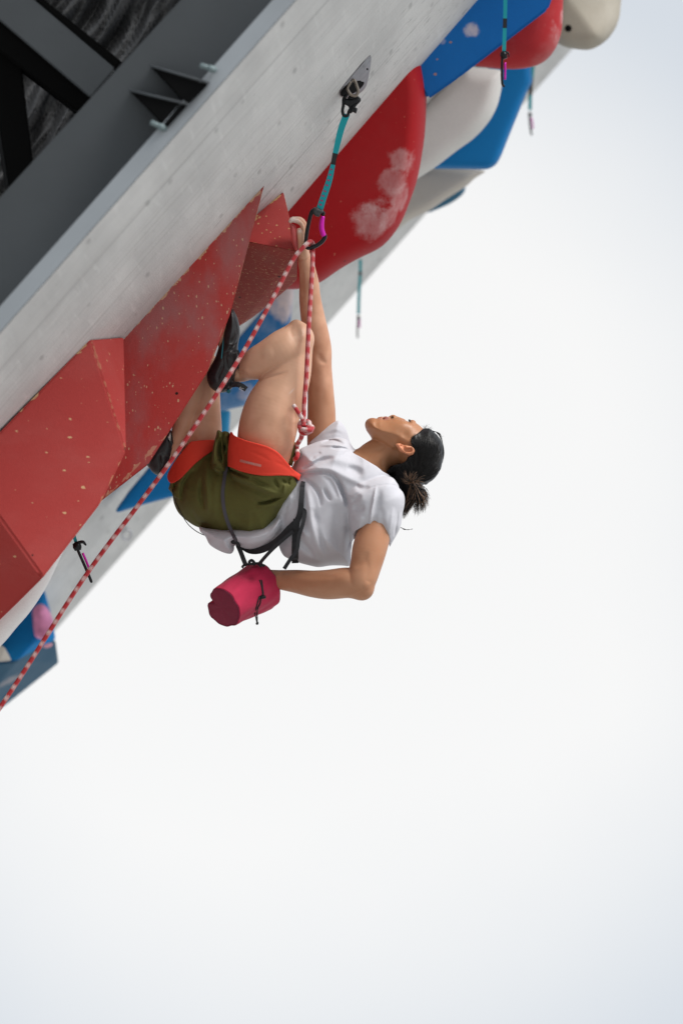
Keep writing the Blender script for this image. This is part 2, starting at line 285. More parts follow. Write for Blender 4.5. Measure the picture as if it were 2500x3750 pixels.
class Field:
    def __init__(s,x0,x1,y0,y1,z0,z1,h):
        s.h=h; s.x=np.arange(x0,x1+h,h,dtype=np.float32); s.y=np.arange(y0,y1+h,h,dtype=np.float32); s.z=np.arange(z0,z1+h,h,dtype=np.float32)
        s.F=np.full((len(s.x),len(s.y),len(s.z)),60.,np.float32)
    def sub(s,b,m):
        r=[]
        for ax,(lo,hi) in zip((s.x,s.y,s.z),b): r.append(slice(int(max(0,np.searchsorted(ax,lo-m))),int(min(len(ax),np.searchsorted(ax,hi+m)))))
        return tuple(r)
    def coords(s,sl): return s.x[sl[0]][:,None,None],s.y[sl[1]][None,:,None],s.z[sl[2]][None,None,:]
    def comb(s,sl,G,k,mode='u'):
        F=s.F[sl]
        if mode=='u': s.F[sl]=smin(F,G,k)
        elif mode=='s': s.F[sl]=-smin(-F,G,k)
    def chainfield(s,pts,kz,m,n=6,grow=0):
        a=crom(pts,n); r=a[:,3]+grow
        sl=s.sub([((a[:,0]-r).min(),(a[:,0]+r).max()),((a[:,1]-r).min(),(a[:,1]+r).max()),((a[:,2]-r*kz).min(),(a[:,2]+r*kz).max())],m)
        X,Y,Z=s.coords(sl); G=np.full((X.shape[0],Y.shape[1],Z.shape[2]),60.,np.float32)
        ox,oy,oz=sl[0].start,sl[1].start,sl[2].start
        for i in range(len(a)-1):
            p,q=a[i],a[i+1]; R=max(r[i],r[i+1])+max(m,14)
            s2=s.sub([(min(p[0],q[0])-R,max(p[0],q[0])+R),(min(p[1],q[1])-R,max(p[1],q[1])+R),(min(p[2],q[2])-R*kz,max(p[2],q[2])+R*kz)],0)
            l2=[slice(max(0,c.start-o),max(0,min(c.stop-o,nn))) for c,o,nn in zip(s2,(ox,oy,oz),G.shape)]
            XX,YY,ZZ=X[l2[0]],Y[:,l2[1]],Z[:,:,l2[2]]
            d=q[:3]-p[:3]; dz=d[2]/kz; L=d[0]**2+d[1]**2+dz**2+1e-9
            ax=XX-p[0];ay=YY-p[1];az=(ZZ-p[2])/kz
            tt=np.clip((ax*d[0]+ay*d[1]+az*dz)/L,0,1)
            g=np.sqrt((ax-tt*d[0])**2+(ay-tt*d[1])**2+(az-tt*dz)**2)-(r[i]+(r[i+1]-r[i])*tt)
            G[l2[0],l2[1],l2[2]]=np.minimum(G[l2[0],l2[1],l2[2]],g)
        return sl,G
    def chain(s,pts,kz=1,k=8,n=6,grow=0,mode='u'):
        sl,G=s.chainfield(pts,kz,k+8,n,grow); s.comb(sl,G,k,mode)
    def pillowfield(s,poly,zc,T,R,m,flat=0,smooth=1):
        poly=list(poly); xs=[p[0] for p in poly]; ys=[p[1] for p in poly]
        sl=s.sub([(min(xs),max(xs)),(min(ys),max(ys)),(-1e4,1e4)],m); X,Y,Z=s.coords(sl)
        sd=sdpoly(X[:,:,0],Y[:,:,0],poly)
        q=1+sd/R; q=np.where(sd<-R,0,q)
        zz=zc(X[:,:,0],Y[:,:,0])[:,:,None] if callable(zc) else zc
        G=(np.sqrt((q*q)[:,:,None]+((Z-zz)/T)**2)-1)*min(R,T)
        return sl,G.astype(np.float32)
    def pillow(s,poly,zc,T,R,k=8,mode='u'):
        sl,G=s.pillowfield(poly,zc,T,R,k+8); s.comb(sl,G,k,mode)
    def ball(s,c,r,k=6,mode='u'):
        r=np.array(r,float)*np.ones(3); sl=s.sub([(c[i]-r[i],c[i]+r[i]) for i in range(3)],k+8); X,Y,Z=s.coords(sl)
        G=(np.sqrt(((X-c[0])/r[0])**2+((Y-c[1])/r[1])**2+((Z-c[2])/r[2])**2)-1)*r.min(); s.comb(sl,G.astype(np.float32),k,mode)
    def fold(s,pts,A,w,zmax=None,taper=True):
        pts=crom(pts,5) if len(pts)>2 else np.array(pts,float); xs=pts[:,0]; ys=pts[:,1]
        sl=s.sub([(xs.min(),xs.max()),(ys.min(),ys.max()),(-1e4,1e4)],w*2.5); X,Y,Z=s.coords(sl)
        X2,Y2=X[:,:,0],Y[:,:,0]; cum=np.concatenate([[0],np.cumsum(np.hypot(np.diff(xs),np.diff(ys)))]); D=np.full(np.broadcast(X2,Y2).shape,1e9); U=np.zeros(D.shape)
        for i in range(len(xs)-1):      # nearest point on the crease and how far along it lies
            dx,dy=xs[i+1]-xs[i],ys[i+1]-ys[i]; L=dx*dx+dy*dy+1e-9; tt=np.clip(((X2-xs[i])*dx+(Y2-ys[i])*dy)/L,0,1)
            dd=(X2-xs[i]-tt*dx)**2+(Y2-ys[i]-tt*dy)**2; mk_=dd<D; D=np.where(mk_,dd,D); U=np.where(mk_,cum[i]+tt*math.sqrt(L),U)
        u=U/max(cum[-1],1e-6); tp=np.clip(np.sin(math.pi*np.clip(u,0,1))**.7*1.15,.0,1) if taper else 1.
        ww=w*(.75+.45*np.sin(math.pi*u)) if taper else w
        g=A*tp*np.exp(-D/ww**2)
        zw=1. if zmax is None else 1/(1+np.exp((Z-zmax)/15))
        s.F[sl]-=(g[:,:,None]*zw).astype(np.float32)
    def clip(s,poly,z=None,r=3):
        X,Y=s.x[:,None],s.y[None,:]; sd=sdpoly(X,Y,poly).astype(np.float32); s.F=np.maximum(s.F,sd[:,:,None])
    def zfront(s,x,y,off=0):
        i=int(np.clip(round((x-s.x[0])/s.h),0,len(s.x)-1)); j=int(np.clip(round((y-s.y[0])/s.h),0,len(s.y)-1)); c=s.F[i,j]
        w_=np.where(c<0)[0]
        if len(w_)==0: return None
        a=w_[0]
        if a==0: return float(s.z[0])+off
        f=c[a-1]/(c[a-1]-c[a]); return float(s.z[a-1]+f*s.h)+off
    def mesh(s,sm=2):
        F=s.F; F[0]=F[-1]=5; F[:,0]=F[:,-1]=5; F[:,:,0]=F[:,:,-1]=5
        I=(F<0); n=np.zeros(tuple(k-1 for k in F.shape),np.uint8)
        for a in (0,1):
            for b in (0,1):
                for c in (0,1): n+=I[a:F.shape[0]-1+a,b:F.shape[1]-1+b,c:F.shape[2]-1+c]
        act=np.argwhere((n>0)&(n<8)); idx=np.full(n.shape,-1,np.int32); idx[act[:,0],act[:,1],act[:,2]]=np.arange(len(act))
        val={}
        for a in (0,1):
            for b in (0,1):
                for c in (0,1): val[(a,b,c)]=F[act[:,0]+a,act[:,1]+b,act[:,2]+c]
        S=np.zeros((len(act),3)); N=np.zeros(len(act))
        for a0 in val:
            for ax in range(3):
                if a0[ax]: continue
                b0=list(a0); b0[ax]=1; b0=tuple(b0); u,v=val[a0],val[b0]; mm=(u<0)!=(v<0)
                tt=np.where(mm,u/np.where(mm,u-v,1),0)
                for i in range(3): S[:,i]+=np.where(mm,a0[i]+(tt if i==ax else 0),0)
                N+=mm
        V=act+S/N[:,None]; Q=[]
        for ax in range(3):
            sl0=[slice(None)]*3; sl1=[slice(None)]*3; sl0[ax]=slice(0,-1); sl1[ax]=slice(1,None)
            A=I[tuple(sl0)]; B=I[tuple(sl1)]; e=np.argwhere(A!=B); fl=A[e[:,0],e[:,1],e[:,2]]
            o1,o2=[(1,2),(2,0),(0,1)][ax]
            def g(da,db):
                c=e.copy(); c[:,o1]-=da; c[:,o2]-=db; return idx[c[:,0],c[:,1],c[:,2]]
            q=np.stack([g(0,0),g(1,0),g(1,1),g(0,1)],1); q[~fl]=q[~fl][:,::-1]; Q.append(q)
        Q=np.vstack(Q); Q=Q[(Q>=0).all(1)]
        E=np.vstack([Q[:,[0,1]],Q[:,[1,2]],Q[:,[2,3]],Q[:,[3,0]]])
        for _ in range(sm):
            acc=np.zeros_like(V); cnt=np.bincount(E[:,0],minlength=len(V))+np.bincount(E[:,1],minlength=len(V))
            for i in range(3): acc[:,i]=np.bincount(E[:,0],V[E[:,1],i],len(V))+np.bincount(E[:,1],V[E[:,0],i],len(V))
            V=.5*V+.5*acc/np.maximum(cnt,1)[:,None]
        V=V*s.h+np.array([s.x[0],s.y[0],s.z[0]]); return V,Q
def surf(name,f,m,parent,sm=2,col=None):
    V,Q=f.mesh(sm)
    return mk(name,P(V[:,0],V[:,1],V[:,2]),Q,m,parent,col=col(V) if col else None)
# ------------------------------------------------------------------ tubes, ribbons, prisms
def frames(W):
    T=np.gradient(W,axis=0); T/=np.linalg.norm(T,axis=1)[:,None]+1e-12
    u=np.cross(T[0],[.31,.87,.4]); u/=np.linalg.norm(u); Us=[]
    for i in range(len(W)):
        u=u-T[i]*np.dot(u,T[i]); u/=np.linalg.norm(u); Us.append(u.copy())
    Us=np.array(Us); return T,Us,np.cross(T,Us)
def tubegeo(pts,r,sides=10,n=6,closed=False,spl=True,flat=1.):
    a=crom(pts,n) if spl else np.array(pts,float); 
    rr=a[:,3]*PX if a.shape[1]>3 else np.full(len(a),r*PX)
    W=P(a[:,0],a[:,1],a[:,2]); T,U,B=frames(W); V=[];uv=[]
    L=np.concatenate([[0],np.cumsum(np.linalg.norm(np.diff(W,axis=0),axis=1))])
    for i in range(len(W)):
        for j in range(sides):
            an=2*math.pi*j/sides; V.append(W[i]+rr[i]*(math.cos(an)*U[i]+flat*math.sin(an)*B[i]))
    Fc=[];uvs=[]
    for i in range(len(W)-1):
        for j in range(sides):
            k=(j+1)%sides; Fc.append((i*sides+j,i*sides+k,(i+1)*sides+k,(i+1)*sides+j))
            uvs+= [(j/sides,L[i]),((j+1)/sides,L[i]),((j+1)/sides,L[i+1]),(j/sides,L[i+1])]
    Fc.append(tuple(range(sides-1,-1,-1))); uvs+=[(0,L[0])]*sides; Fc.append(tuple((len(W)-1)*sides+j for j in range(sides))); uvs+=[(0,L[-1])]*sides
    return V,Fc,uvs
def tube(name,pts,r,m,parent,sides=10,n=6,spl=True,flat=1.):
    V,Fc,uv=tubegeo(pts,r,sides,n,spl=spl,flat=flat); return mk(name,V,Fc,m,parent,uv=uv)
def multi(name,geos,m,parent,smooth=True):
    V=[];Fc=[];uv=[]
    for v,f,u in geos:
        o=len(V); V+=list(v); Fc+=[tuple(i+o for i in q) for q in f]; uv+=u
    return mk(name,V,Fc,m,parent,uv=uv,smooth=smooth)
def ribgeo(pts,wd,th=3,n=6,side=None,spl=True):
    """flat band; pts (x,y,z[,w]); its width lies in the picture plane unless side gives a direction"""
    a=crom(pts,n) if spl else np.array(pts,float); ww=a[:,3] if a.shape[1]>3 else np.full(len(a),wd)
    C=a[:,:3]; T=np.gradient(C,axis=0); T/=np.linalg.norm(T,axis=1)[:,None]+1e-9
    V=[]
    for i in range(len(C)):
        s=np.cross(T[i],[0,0,1.]) if side is None else np.array(side,float); s=s-T[i]*np.dot(s,T[i]); s/=np.linalg.norm(s)+1e-9; b=np.cross(T[i],s)
        for du,db in ((-1,-1),(-.97,-1.3),(.97,-1.3),(1,-1),(1,1),(-1,1)): V.append(C[i]+s*du*ww[i]/2+b*db*th/2)
    V=np.array(V); W=P(V[:,0],V[:,1],V[:,2]); Fc=[];k=6
    for i in range(len(C)-1):
        for j in range(k): Fc.append((i*k+j,i*k+(j+1)%k,(i+1)*k+(j+1)%k,(i+1)*k+j))
    Fc.append(tuple(range(k-1,-1,-1))); Fc.append(tuple((len(C)-1)*k+j for j in range(k)))
    return list(W),Fc,[(0,0)]*sum(len(f) for f in Fc)
def ribbon(name,pts,wd,m,parent,th=3,n=6,side=None,spl=True):
    V,Fc,uv=ribgeo(pts,wd,th,n,side,spl); return mk(name,V,Fc,m,parent,smooth=False)
def hull(name,pts,m,parent=None,bev=.004,smooth=False,isd=True):
    """convex solid through points (x,y,depth in metres)"""
    W=[P1(p[0],p[1],zd(p[2]) if isd else p[2]) for p in pts]; org=worg(parent) if parent else np.mean(W,0)
    bm=bmesh.new(); vs=[bm.verts.new(Vector(w_-org)) for w_ in W]
    r=bmesh.ops.convex_hull(bm,input=vs); 
    bmesh.ops.delete(bm,geom=[g for g in set(r['geom_interior'])|set(r['geom_unused']) if isinstance(g,bmesh.types.BMVert)],context='VERTS')
    bmesh.ops.dissolve_limit(bm,angle_limit=math.radians(4),verts=bm.verts[:],edges=bm.edges[:])
    if bev: bmesh.ops.bevel(bm,geom=bm.edges[:],offset=bev,segments=2,affect='EDGES',clamp_overlap=True)
    bmesh.ops.recalc_face_normals(bm,faces=bm.faces[:])
    me=bpy.data.meshes.new(name); bm.to_mesh(me); bm.free(); me.materials.append(m)
    if smooth: me.polygons.foreach_set('use_smooth',[True]*len(me.polygons))
    o=bpy.data.objects.new(name,me); COL.objects.link(o)
    if parent: o.parent=parent
    else: o.location=Vector(org)
    return o
def planed(p,q,r):
    A=np.array([[a[0],a[1],1] for a in (p,q,r)]); s=np.linalg.solve(A,[1/a[2] for a in (p,q,r)])
    return lambda x,y: 1/(s[0]*x+s[1]*y+s[2])

# ================================================================== SETTING
g=mk('ground',[(-300,-300,0),(300,-300,0),(300,300,0),(-300,300,0)],[(0,1,2,3)],M['ground'],smooth=False); tag(g,kind='structure',label='pale concrete ground far below the wall')

# ------------------------------------------------------------------ climbing wall
sdir=np.array([.664,-.748]); 
def wpt(s,tt):    # point of the wall face: s across, tt along (units)
    n=np.array([.748,.664]); p=n*s*1.0+sdir*tt; return p
NW=wpt(815,-1700),wpt(815,1500),wpt(1690,2300),wpt(1690,-1900)
wl=thing('climbing_wall',P1(300,1500,zd(11)),'grey overhanging plywood climbing wall that carries the red, blue and white volumes','wall')
def wall_panel():
    ns,nt=20,20; V=[];UV=[]
    base=None
    S=np.linspace(810,1684,ns); T=np.linspace(-4700,2600,nt)
    for s in S:
        for tt in T:
            # the two long edges of the wall run at slightly different angles in the picture
            x,y=wpt(s,tt)
            V.append(P1(x,y,zd(wall_d(x,y))))
    V=np.array(V).reshape(ns,nt,3); o=V[0,nt//2]; e1=V[0,-1]-V[0,0]; e1/=np.linalg.norm(e1); nrm=np.cross(e1,V[-1,nt//2]-o); nrm/=np.linalg.norm(nrm); e2=np.cross(nrm,e1)
    if np.dot(e2,V[-1,nt//2]-o)<0: e2=-e2
    vis=CAM-o
    if np.dot(nrm,vis)<0: nrm=-nrm
    F1=V.reshape(-1,3); back=F1-nrm*.045
    uv=[((p-o)@e1,(p-o)@e2) for p in F1]
    Fc=[];
    for i in range(ns-1):
        for j in range(nt-1): a=i*nt+j; Fc.append((a,a+1,a+nt+1,a+nt))
    mk('panel',F1,Fc,M['wall'],wl,smooth=False,uv=uv)
    # edge and back
    c=[0,nt-1,ns*nt-1,(ns-1)*nt]; f=[F1[i] for i in c]; b_=[back[i] for i in c]
    out=[]; cen=np.mean(f,0)
    ff=[p-nrm*.0015 for p in f]
    mk('edge_strip',ff+b_,[(0,1,5,4),(1,2,6,5),(2,3,7,6),(3,0,4,7),(4,5,6,7)],M['walledge'],wl,smooth=False)
    return nrm,e1,e2,o
WN,WE1,WE2,WO=wall_panel()
# ------------------------------------------------------------------ steel behind the wall
tr=thing('steel_frame',P1(300,500,zd(9.4)),'dark grey steel frame with diagonal braces behind the upper left edge of the climbing wall','steel frame')
def box6(name,front,back,m,parent): # quads of (x,y,d)
    return hull(name,list(front)+list(back),m,parent,bev=.004)
def shift(q,dx,dy,dd): return [(a[0]+dx,a[1]+dy,a[2]+dd) for a in q]
mb=[(657-230,252-0,9.25)]
fr=[(-1700,2583,9.3),(1100,-485,9.3),(1500,-540,9.3),(-1700,3044,9.3)]
box6('beam',fr,shift(fr,20,30,.28),M['beam'],tr)
q=[p+(9.55,) for p in K('c1',[(-300,-260),(60,-120),(662,392),(520,562)])]+[K('c1',[(-300,-140)])[0]+(9.55,)]
box6('brace',q,shift(q,0,0,.01),M['beam'],tr)
q=[p+(9.57,) for p in K('c1',[(30,-150),(110,-120),(695,348),(655,400)])]; box6('brace',q,shift(q,8,10,.2),M['beam_shade'],tr)  # upper side of the brace, its shade put into the colour
q=[p+(9.57,) for p in K('c1',[(-300,-150),(530,555),(448,640),(-300,60)])]; box6('brace',q,shift(q,-6,12,.2),M['beam_shade'],tr)  # lower side of the brace, its shade put into the colour
q=[p+(9.6,) for p in K('c1',[(-80,250),(118,330),(190,930),(52,1085),(-20,640)])]; box6('brace',q,shift(q,-12,10,.2),M['beam_shade'],tr)
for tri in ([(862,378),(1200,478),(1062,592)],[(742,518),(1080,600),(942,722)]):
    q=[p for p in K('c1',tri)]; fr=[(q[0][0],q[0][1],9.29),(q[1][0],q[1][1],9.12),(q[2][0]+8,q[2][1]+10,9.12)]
    g_=box6('gusset_plate',fr,[(q[0][0],q[0][1]-2,9.31),(q[1][0],q[1][1],9.32),(q[2][0],q[2][1],9.32)],M['beam_shade'],tr)  # plate face blackened: recess shading is in the colour
    tube('gusset_plate',[(q[0][0],q[0][1]-2,zd(9.285)),(q[1][0],q[1][1]-2,zd(9.115))],4,M['beam'],tr,n=2,spl=False)
for a,b in (((1152,372),(1240,402)),((868,700),(955,742))):
    (x0,y0),(x1,y1)=K('c1',[a,b]); tube('bolt',[(x0,y0,zd(9.12)),(x1,y1,zd(9.14))],8,M['bolt'],tr,sides=10,n=1,spl=False)
    tube('bolt',[(x0+(x1-x0)*.55,y0+(y1-y0)*.55,zd(9.12)),(x0+(x1-x0)*.9,y0+(y1-y0)*.9,zd(9.135))],11,M['bolt'],tr,sides=6,n=1,spl=False)
# tarpaulin
def tarp():
    nx,ny=120,120; xs=np.linspace(-300,1000,nx); ys=np.linspace(-300,1150,ny); X,Y=np.meshgrid(xs,ys,indexing='ij')
    u=X*.83+Y*.55; v=-X*.55+Y*.83
    z=zd(10.15)+26*np.sin(u*.05+1.6*np.sin(v*.006))+16*np.sin(u*.11+2*np.sin(v*.013)+1)+9*np.sin(u*.23+1.5*np.sin(v*.02))
    V=P(X,Y,z).reshape(-1,3); F=[(i*ny+j,i*ny+j+1,(i+1)*ny+j+1,(i+1)*ny+j) for i in range(nx-1) for j in range(ny-1) if .748*xs[i+1]+.664*ys[j+1]<745]
    used=sorted({k for q in F for k in q}); mpi={k:n for n,k in enumerate(used)}; V=V[used]; F=[tuple(mpi[k] for k in q) for q in F]
    m=mat('black_tarpaulin',(.045,.045,.046),.42,bump=.6,bscale=30,var=.7,vscale=9)
    tag(mk('tarpaulin',V,F,m),'wrinkled black tarpaulin hung behind the steel frame in the top left corner','tarpaulin')
tarp()

# ------------------------------------------------------------------ volumes
RED=(.46,.045,.038)
VG='plywood volumes bolted to the climbing wall'
def vt(o,label): return tag(o,label,'climbing volume',VG)
# V1 near faceted
m1=paint('red_paint_near',(.43,.045,.040),(.46,.09,.08),.45,.35,chipcol=(.62,.42,.22),chipscale=44,stretch=(.5,1,1),edges=[((0,1568),(332,1239),8,.8),((332,1239),(462,1650),4,.25),((462,1650),(367,1845),4,.4)],edgez=9.98)
pl=planed((0,1568,wall_d(0,1568)),(332,1239,wall_d(332,1239)),(462,1650,9.97))
f1=[(x,y,pl(x,y)) for x,y in [(332,1239),(462,1650),(367,1845),(321,1870),(270,1962),(158,2115),(0,1896),(-130,1715)]]
v1=hull('red_volume',f1+[(453,1230,wall_d(453,1230)-.01),(66,2207,pl(66,2207)+.42),(-300,2560,pl(-300,2560)+.55),(380,1560,10.95),(250,1850,11.1),(-100,2150,11.1),(-300,1910,wall_d(-300,1910)+.01)],m1,bev=.006)
vt(v1,'largest faceted red volume at the left edge, out of focus, with chipped edges')
# V2 long
m2=paint('red_paint_scuffed',(.46,.050,.045),(.36,.15,.15),.85,1.0,chipcol=(.56,.38,.24),chipscale=125,stretch=(1,1,.5),chalk=[(660,1320,zd(10.35),32,.5),(800,1180,zd(10.35),24,.3)],edges=[((966,679),(456,1239),5,.75),((966,679),(883,1000),3,.3),((883,1000),(759,1364),3,.4),((612,1593),(383,1829),5,.5)],edgez=10.42)
pl2=planed((966,679,wall_d(966,679)),(456,1239,wall_d(456,1239)),(759,1364,10.36))
f2=[(x,y,pl2(x,y)) for x,y in [(969,672),(883,1000),(843,1150),(759,1364),(690,1478),(612,1593),(542,1702),(497,1733),(383,1829),(300,1890),(300,1500),(445,1230)]]
v2=hull('red_volume',f2+[(780,1180,10.9),(640,1420,10.95),(480,1620,11.0),(380,1720,11.0)],m2,bev=.003)
vt(v2,'long flat red volume with many paint chips, under both of the climber\'s shoes')
# V3 small wedge
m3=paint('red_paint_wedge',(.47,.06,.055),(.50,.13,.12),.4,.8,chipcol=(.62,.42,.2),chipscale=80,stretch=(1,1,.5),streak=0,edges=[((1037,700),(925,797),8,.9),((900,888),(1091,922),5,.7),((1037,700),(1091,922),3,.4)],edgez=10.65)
m3b=paint('red_paint_underside_shade',(.33,.055,.045),(.30,.10,.08),.6,.5,chipcol=(.60,.42,.22),chipscale=80,streak=.45,rot=(0,math.radians(15),0))  # wedge red darkened for the shade below; the streaks are scratches
g3=thing('red_volume',P1(1000,950,zd(10.75)),'small red wedge volume that the climber grips from its right side','climbing volume',VG)
T3,U3,N3,M3_,O3=(1037,700,wall_d(1035,704)),(925,797,wall_d(925,797)),(880,880,10.62),(1091,922,10.56),(1089,1022,10.72)
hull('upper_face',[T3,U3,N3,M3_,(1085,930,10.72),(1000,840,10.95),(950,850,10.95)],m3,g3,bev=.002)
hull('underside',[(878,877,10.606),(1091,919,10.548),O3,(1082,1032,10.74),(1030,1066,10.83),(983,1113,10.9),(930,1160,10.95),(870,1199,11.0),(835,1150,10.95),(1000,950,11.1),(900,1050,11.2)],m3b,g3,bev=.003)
# hold
f=Field(1050,1110,805,950,20,160,2); f.pillow(K('c5',[(940,300),(975,312),(1000,330),(1014,380),(1020,450),(1024,520),(1022,590),(1000,600),(960,480)]),95,34,10,2)
tag(surf('climbing_hold',f,mat('pink_red_resin',(.62,.13,.13),.6,var=.25,vscale=25),None),'thin pinkish red hold gripped by the climber\'s raised hand','climbing hold')
# V4 big curved red
def pillow_vol(name,poly,dfront,T,R,m,h=8,tilt=(0,0),sm=2,folds=()):
    xs=[p[0] for p in poly]; ys=[p[1] for p in poly]; z0=zd(dfront)
    cx,cy=np.mean(xs),np.mean(ys)
    zc=(lambda X,Y: z0+T+tilt[0]*(X-cx)+tilt[1]*(Y-cy))
    ext=max(abs(tilt[0])*(max(xs)-min(xs)),abs(tilt[1])*(max(ys)-min(ys)))
    f=Field(min(xs)-20,max(xs)+20,min(ys)-20,max(ys)+20,z0-30-ext,z0+2*T+40+ext,h); f.pillow(poly,zc,T,R,2)
    for fo in folds: f.fold(*fo)
    return surf(name,f,m,None,sm)
def rs(pts): return [tuple(p) for p in crom(pts,4)]
m4=paint('deep_red_paint',(.40,.006,.010),(.36,.03,.03),.35,.25,chipcol=(.45,.12,.08),chipscale=50,chalk=[(1465,590,zd(11.14),60,.34),(1440,660,zd(11.12),60,.28),(1475,730,zd(11.14),60,.32),(1365,810,zd(11.1),80,.36),(1360,770,zd(11.1),45,.3),(1440,800,zd(11.12),60,.34),(1475,470,zd(11.15),30,.2),(1400,740,zd(11.1),34,.3)],rough=.6,holes=True)
c4=rs([(1541,200),(1549,245),(1559,310),(1561,380),(1555,488),(1543,574),(1529,648),(1508,715),(1464,821),(1400,900),(1312,946),(1241,987),(1169,1035),(1094,1058)])+[(980,1060),(900,980),(1000,700),(1380,150),(1500,60),(1536,110)]
v4=pillow_vol('red_volume',c4,11.12,190,70,m4,h=6,tilt=(0,-.0)); vt(v4,'big deep red volume with a curved edge and white chalk smears beside the main quickdraw')
# V5 blue
mbl=paint('blue_paint',(.001,.135,.46),(.004,.16,.50),.4,.35,chipcol=(.4,.2,.1),chipscale=24,chalk=[(1725,112,zd(11.2),34,.8),(1620,150,zd(11.2),14,.5)],rough=.45,holes=True)
b5=[(1840,-350),(1480,180),(1546,260),(1563,367),(1661,298),(1738,241),(1839,166),(1936,86),(2008,33),(2040,-60),(2150,-350)]
v5=hull('blue_volume',[(x,y,11.2) for x,y in b5]+[(1700,150,11.55),(1850,60,11.6),(1900,-200,11.6),(1590,320,11.32),(1960,60,11.36)],mbl,bev=.008); vt(v5,'flat bright blue volume at the top, behind the hanging quickdraw')
m6=paint('red_paint_rounded',(.46,.025,.03),(.5,.2,.2),.5,.0,chalk=[(1985,110,zd(11.5),75,.6),(2030,60,zd(11.5),55,.5),(1940,150,zd(11.5),50,.5),(1905,205,zd(11.5),22,.4),(1960,180,zd(11.5),50,.3)],holes=False)
v6=pillow_vol('red_volume',rs([(2130,-300),(2075,-100),(2062,0),(2060,69),(2051,132),(2030,182),(2000,218),(1960,240),(1902,251),(1833,251),(1738,241)])+[(1700,200),(1750,50),(1900,-300)],11.42,120,110,m6,h=8); vt(v6,'rounded red volume at the top right, half hidden behind the blue one')
m7=paint('cream_paint',(.42,.385,.32),(.55,.52,.46),.4,.0,holes=False,rough=.7)
v7=thing('cream_volume',P1(2150,50,zd(12)),'cream rounded volume in the top right corner, with one dark bolt hole','climbing volume',VG)
f=Field(1970,2330,-320,210,zd(11.85),zd(12.5),9); f.pillow(rs([(2330,-300),(2290,-120),(2274,0),(2268,57),(2252,103),(2217,149),(2166,179),(2120,180),(2074,172),(2045,160)])+[(2000,120),(2010,0),(2100,-300)],lambda X,Y: zd(12.10)+.9*np.maximum(0,(X-2108)*.80-(Y-28)*.60),140,60,2)
surf('volume_body',f,m7,v7)
zf=f.zfront(2080,102); tube('bolt_hole',[(2080,102,zf-3),(2081,103,zf+20)],15,M['darksteel'],v7,n=1,spl=False)
# far volumes
mfb=paint('blue_paint_far',(.001,.18,.48),(.01,.2,.5),.4,.0,chalk=[(1720,560,zd(12.1),60,.3)],holes=False)
v8=pillow_vol('blue_volume',[(1862,200),(1942,210),(1950,298),(1925,344),(1902,402),(1867,488),(1833,574),(1816,603),(1787,620),(1586,617),(1480,560),(1700,300)],12.0,90,22,mfb,h=9); vt(v8,'tall blue volume with an angular lower corner behind the white domed one')
mwh=paint('white_paint',(.72,.71,.69),(.78,.77,.75),.4,.0,holes=False,rough=.7)
v9=pillow_vol('white_volume',rs([(1842,255),(1836,321),(1819,390),(1787,448),(1735,505),(1672,551),(1598,608),(1534,650),(1480,690)])+[(1440,600),(1500,420),(1700,240)],11.75,110,60,mwh,h=9); vt(v9,'white domed volume between the big red volume and the tall blue one')
mcf=paint('cream_paint_far',(.60,.56,.51),(.56,.53,.48),.4,.0,holes=False,rough=.75)
v10=pillow_vol('cream_volume',[(1586,612),(1790,621),(1740,650),(1705,683),(1632,729),(1575,769),(1500,804),(1380,905),(1300,900),(1400,640)],12.3,90,30,mcf,h=9); vt(v10,'cream triangular volume just below the tall blue one')
mdb=paint('dark_blue_paint',(.03,.14,.24),(.04,.13,.22),.4,.0,holes=False)
v11=pillow_vol('blue_volume',rs([(1706,676),(1698,706),(1661,737),(1615,760),(1570,778)])+[(1520,770),(1640,660)],12.7,60,25,mdb,h=8); vt(v11,'thin dark blue volume peeping out under the cream triangular one')
# behind the climber
mb2=paint('blue_paint_chalky',(.012,.16,.42),(.30,.42,.60),.75,.0,holes=False,chalk=[(1050,1110,zd(12),80,1.),(1075,1060,zd(12),60,1.),(980,1280,zd(12),45,.5),(900,1440,zd(12),45,.4)])
v12=pillow_vol('blue_volume',[(1040,1040),(1080,1050),(1066,1170),(1010,1310),(950,1400),(900,1485),(797,1508),(700,1500),(740,1400),(830,1280),(900,1170),(960,1110)],12.0,60,22,mb2,h=9); vt(v12,'chalky blue volume seen between the climber\'s left leg and the rope')
mb3=paint('light_blue_paint',(.02,.26,.50),(.05,.3,.55),.4,.0,holes=False)
v13=pillow_vol('blue_volume',[(700,1512),(845,1500),(838,1600),(820,1700),(700,1690)],12.25,50,20,mb3,h=9); vt(v13,'light blue volume low behind the climber\'s two thighs')
v14=pillow_vol('blue_volume',[(590,1650),(540,1716),(470,1800),(412,1884),(520,1850),(650,1815),(760,1800),(760,1650)],12.1,50,18,mfb,h=9); vt(v14,'blue triangular volume behind the climber\'s lower shoe')
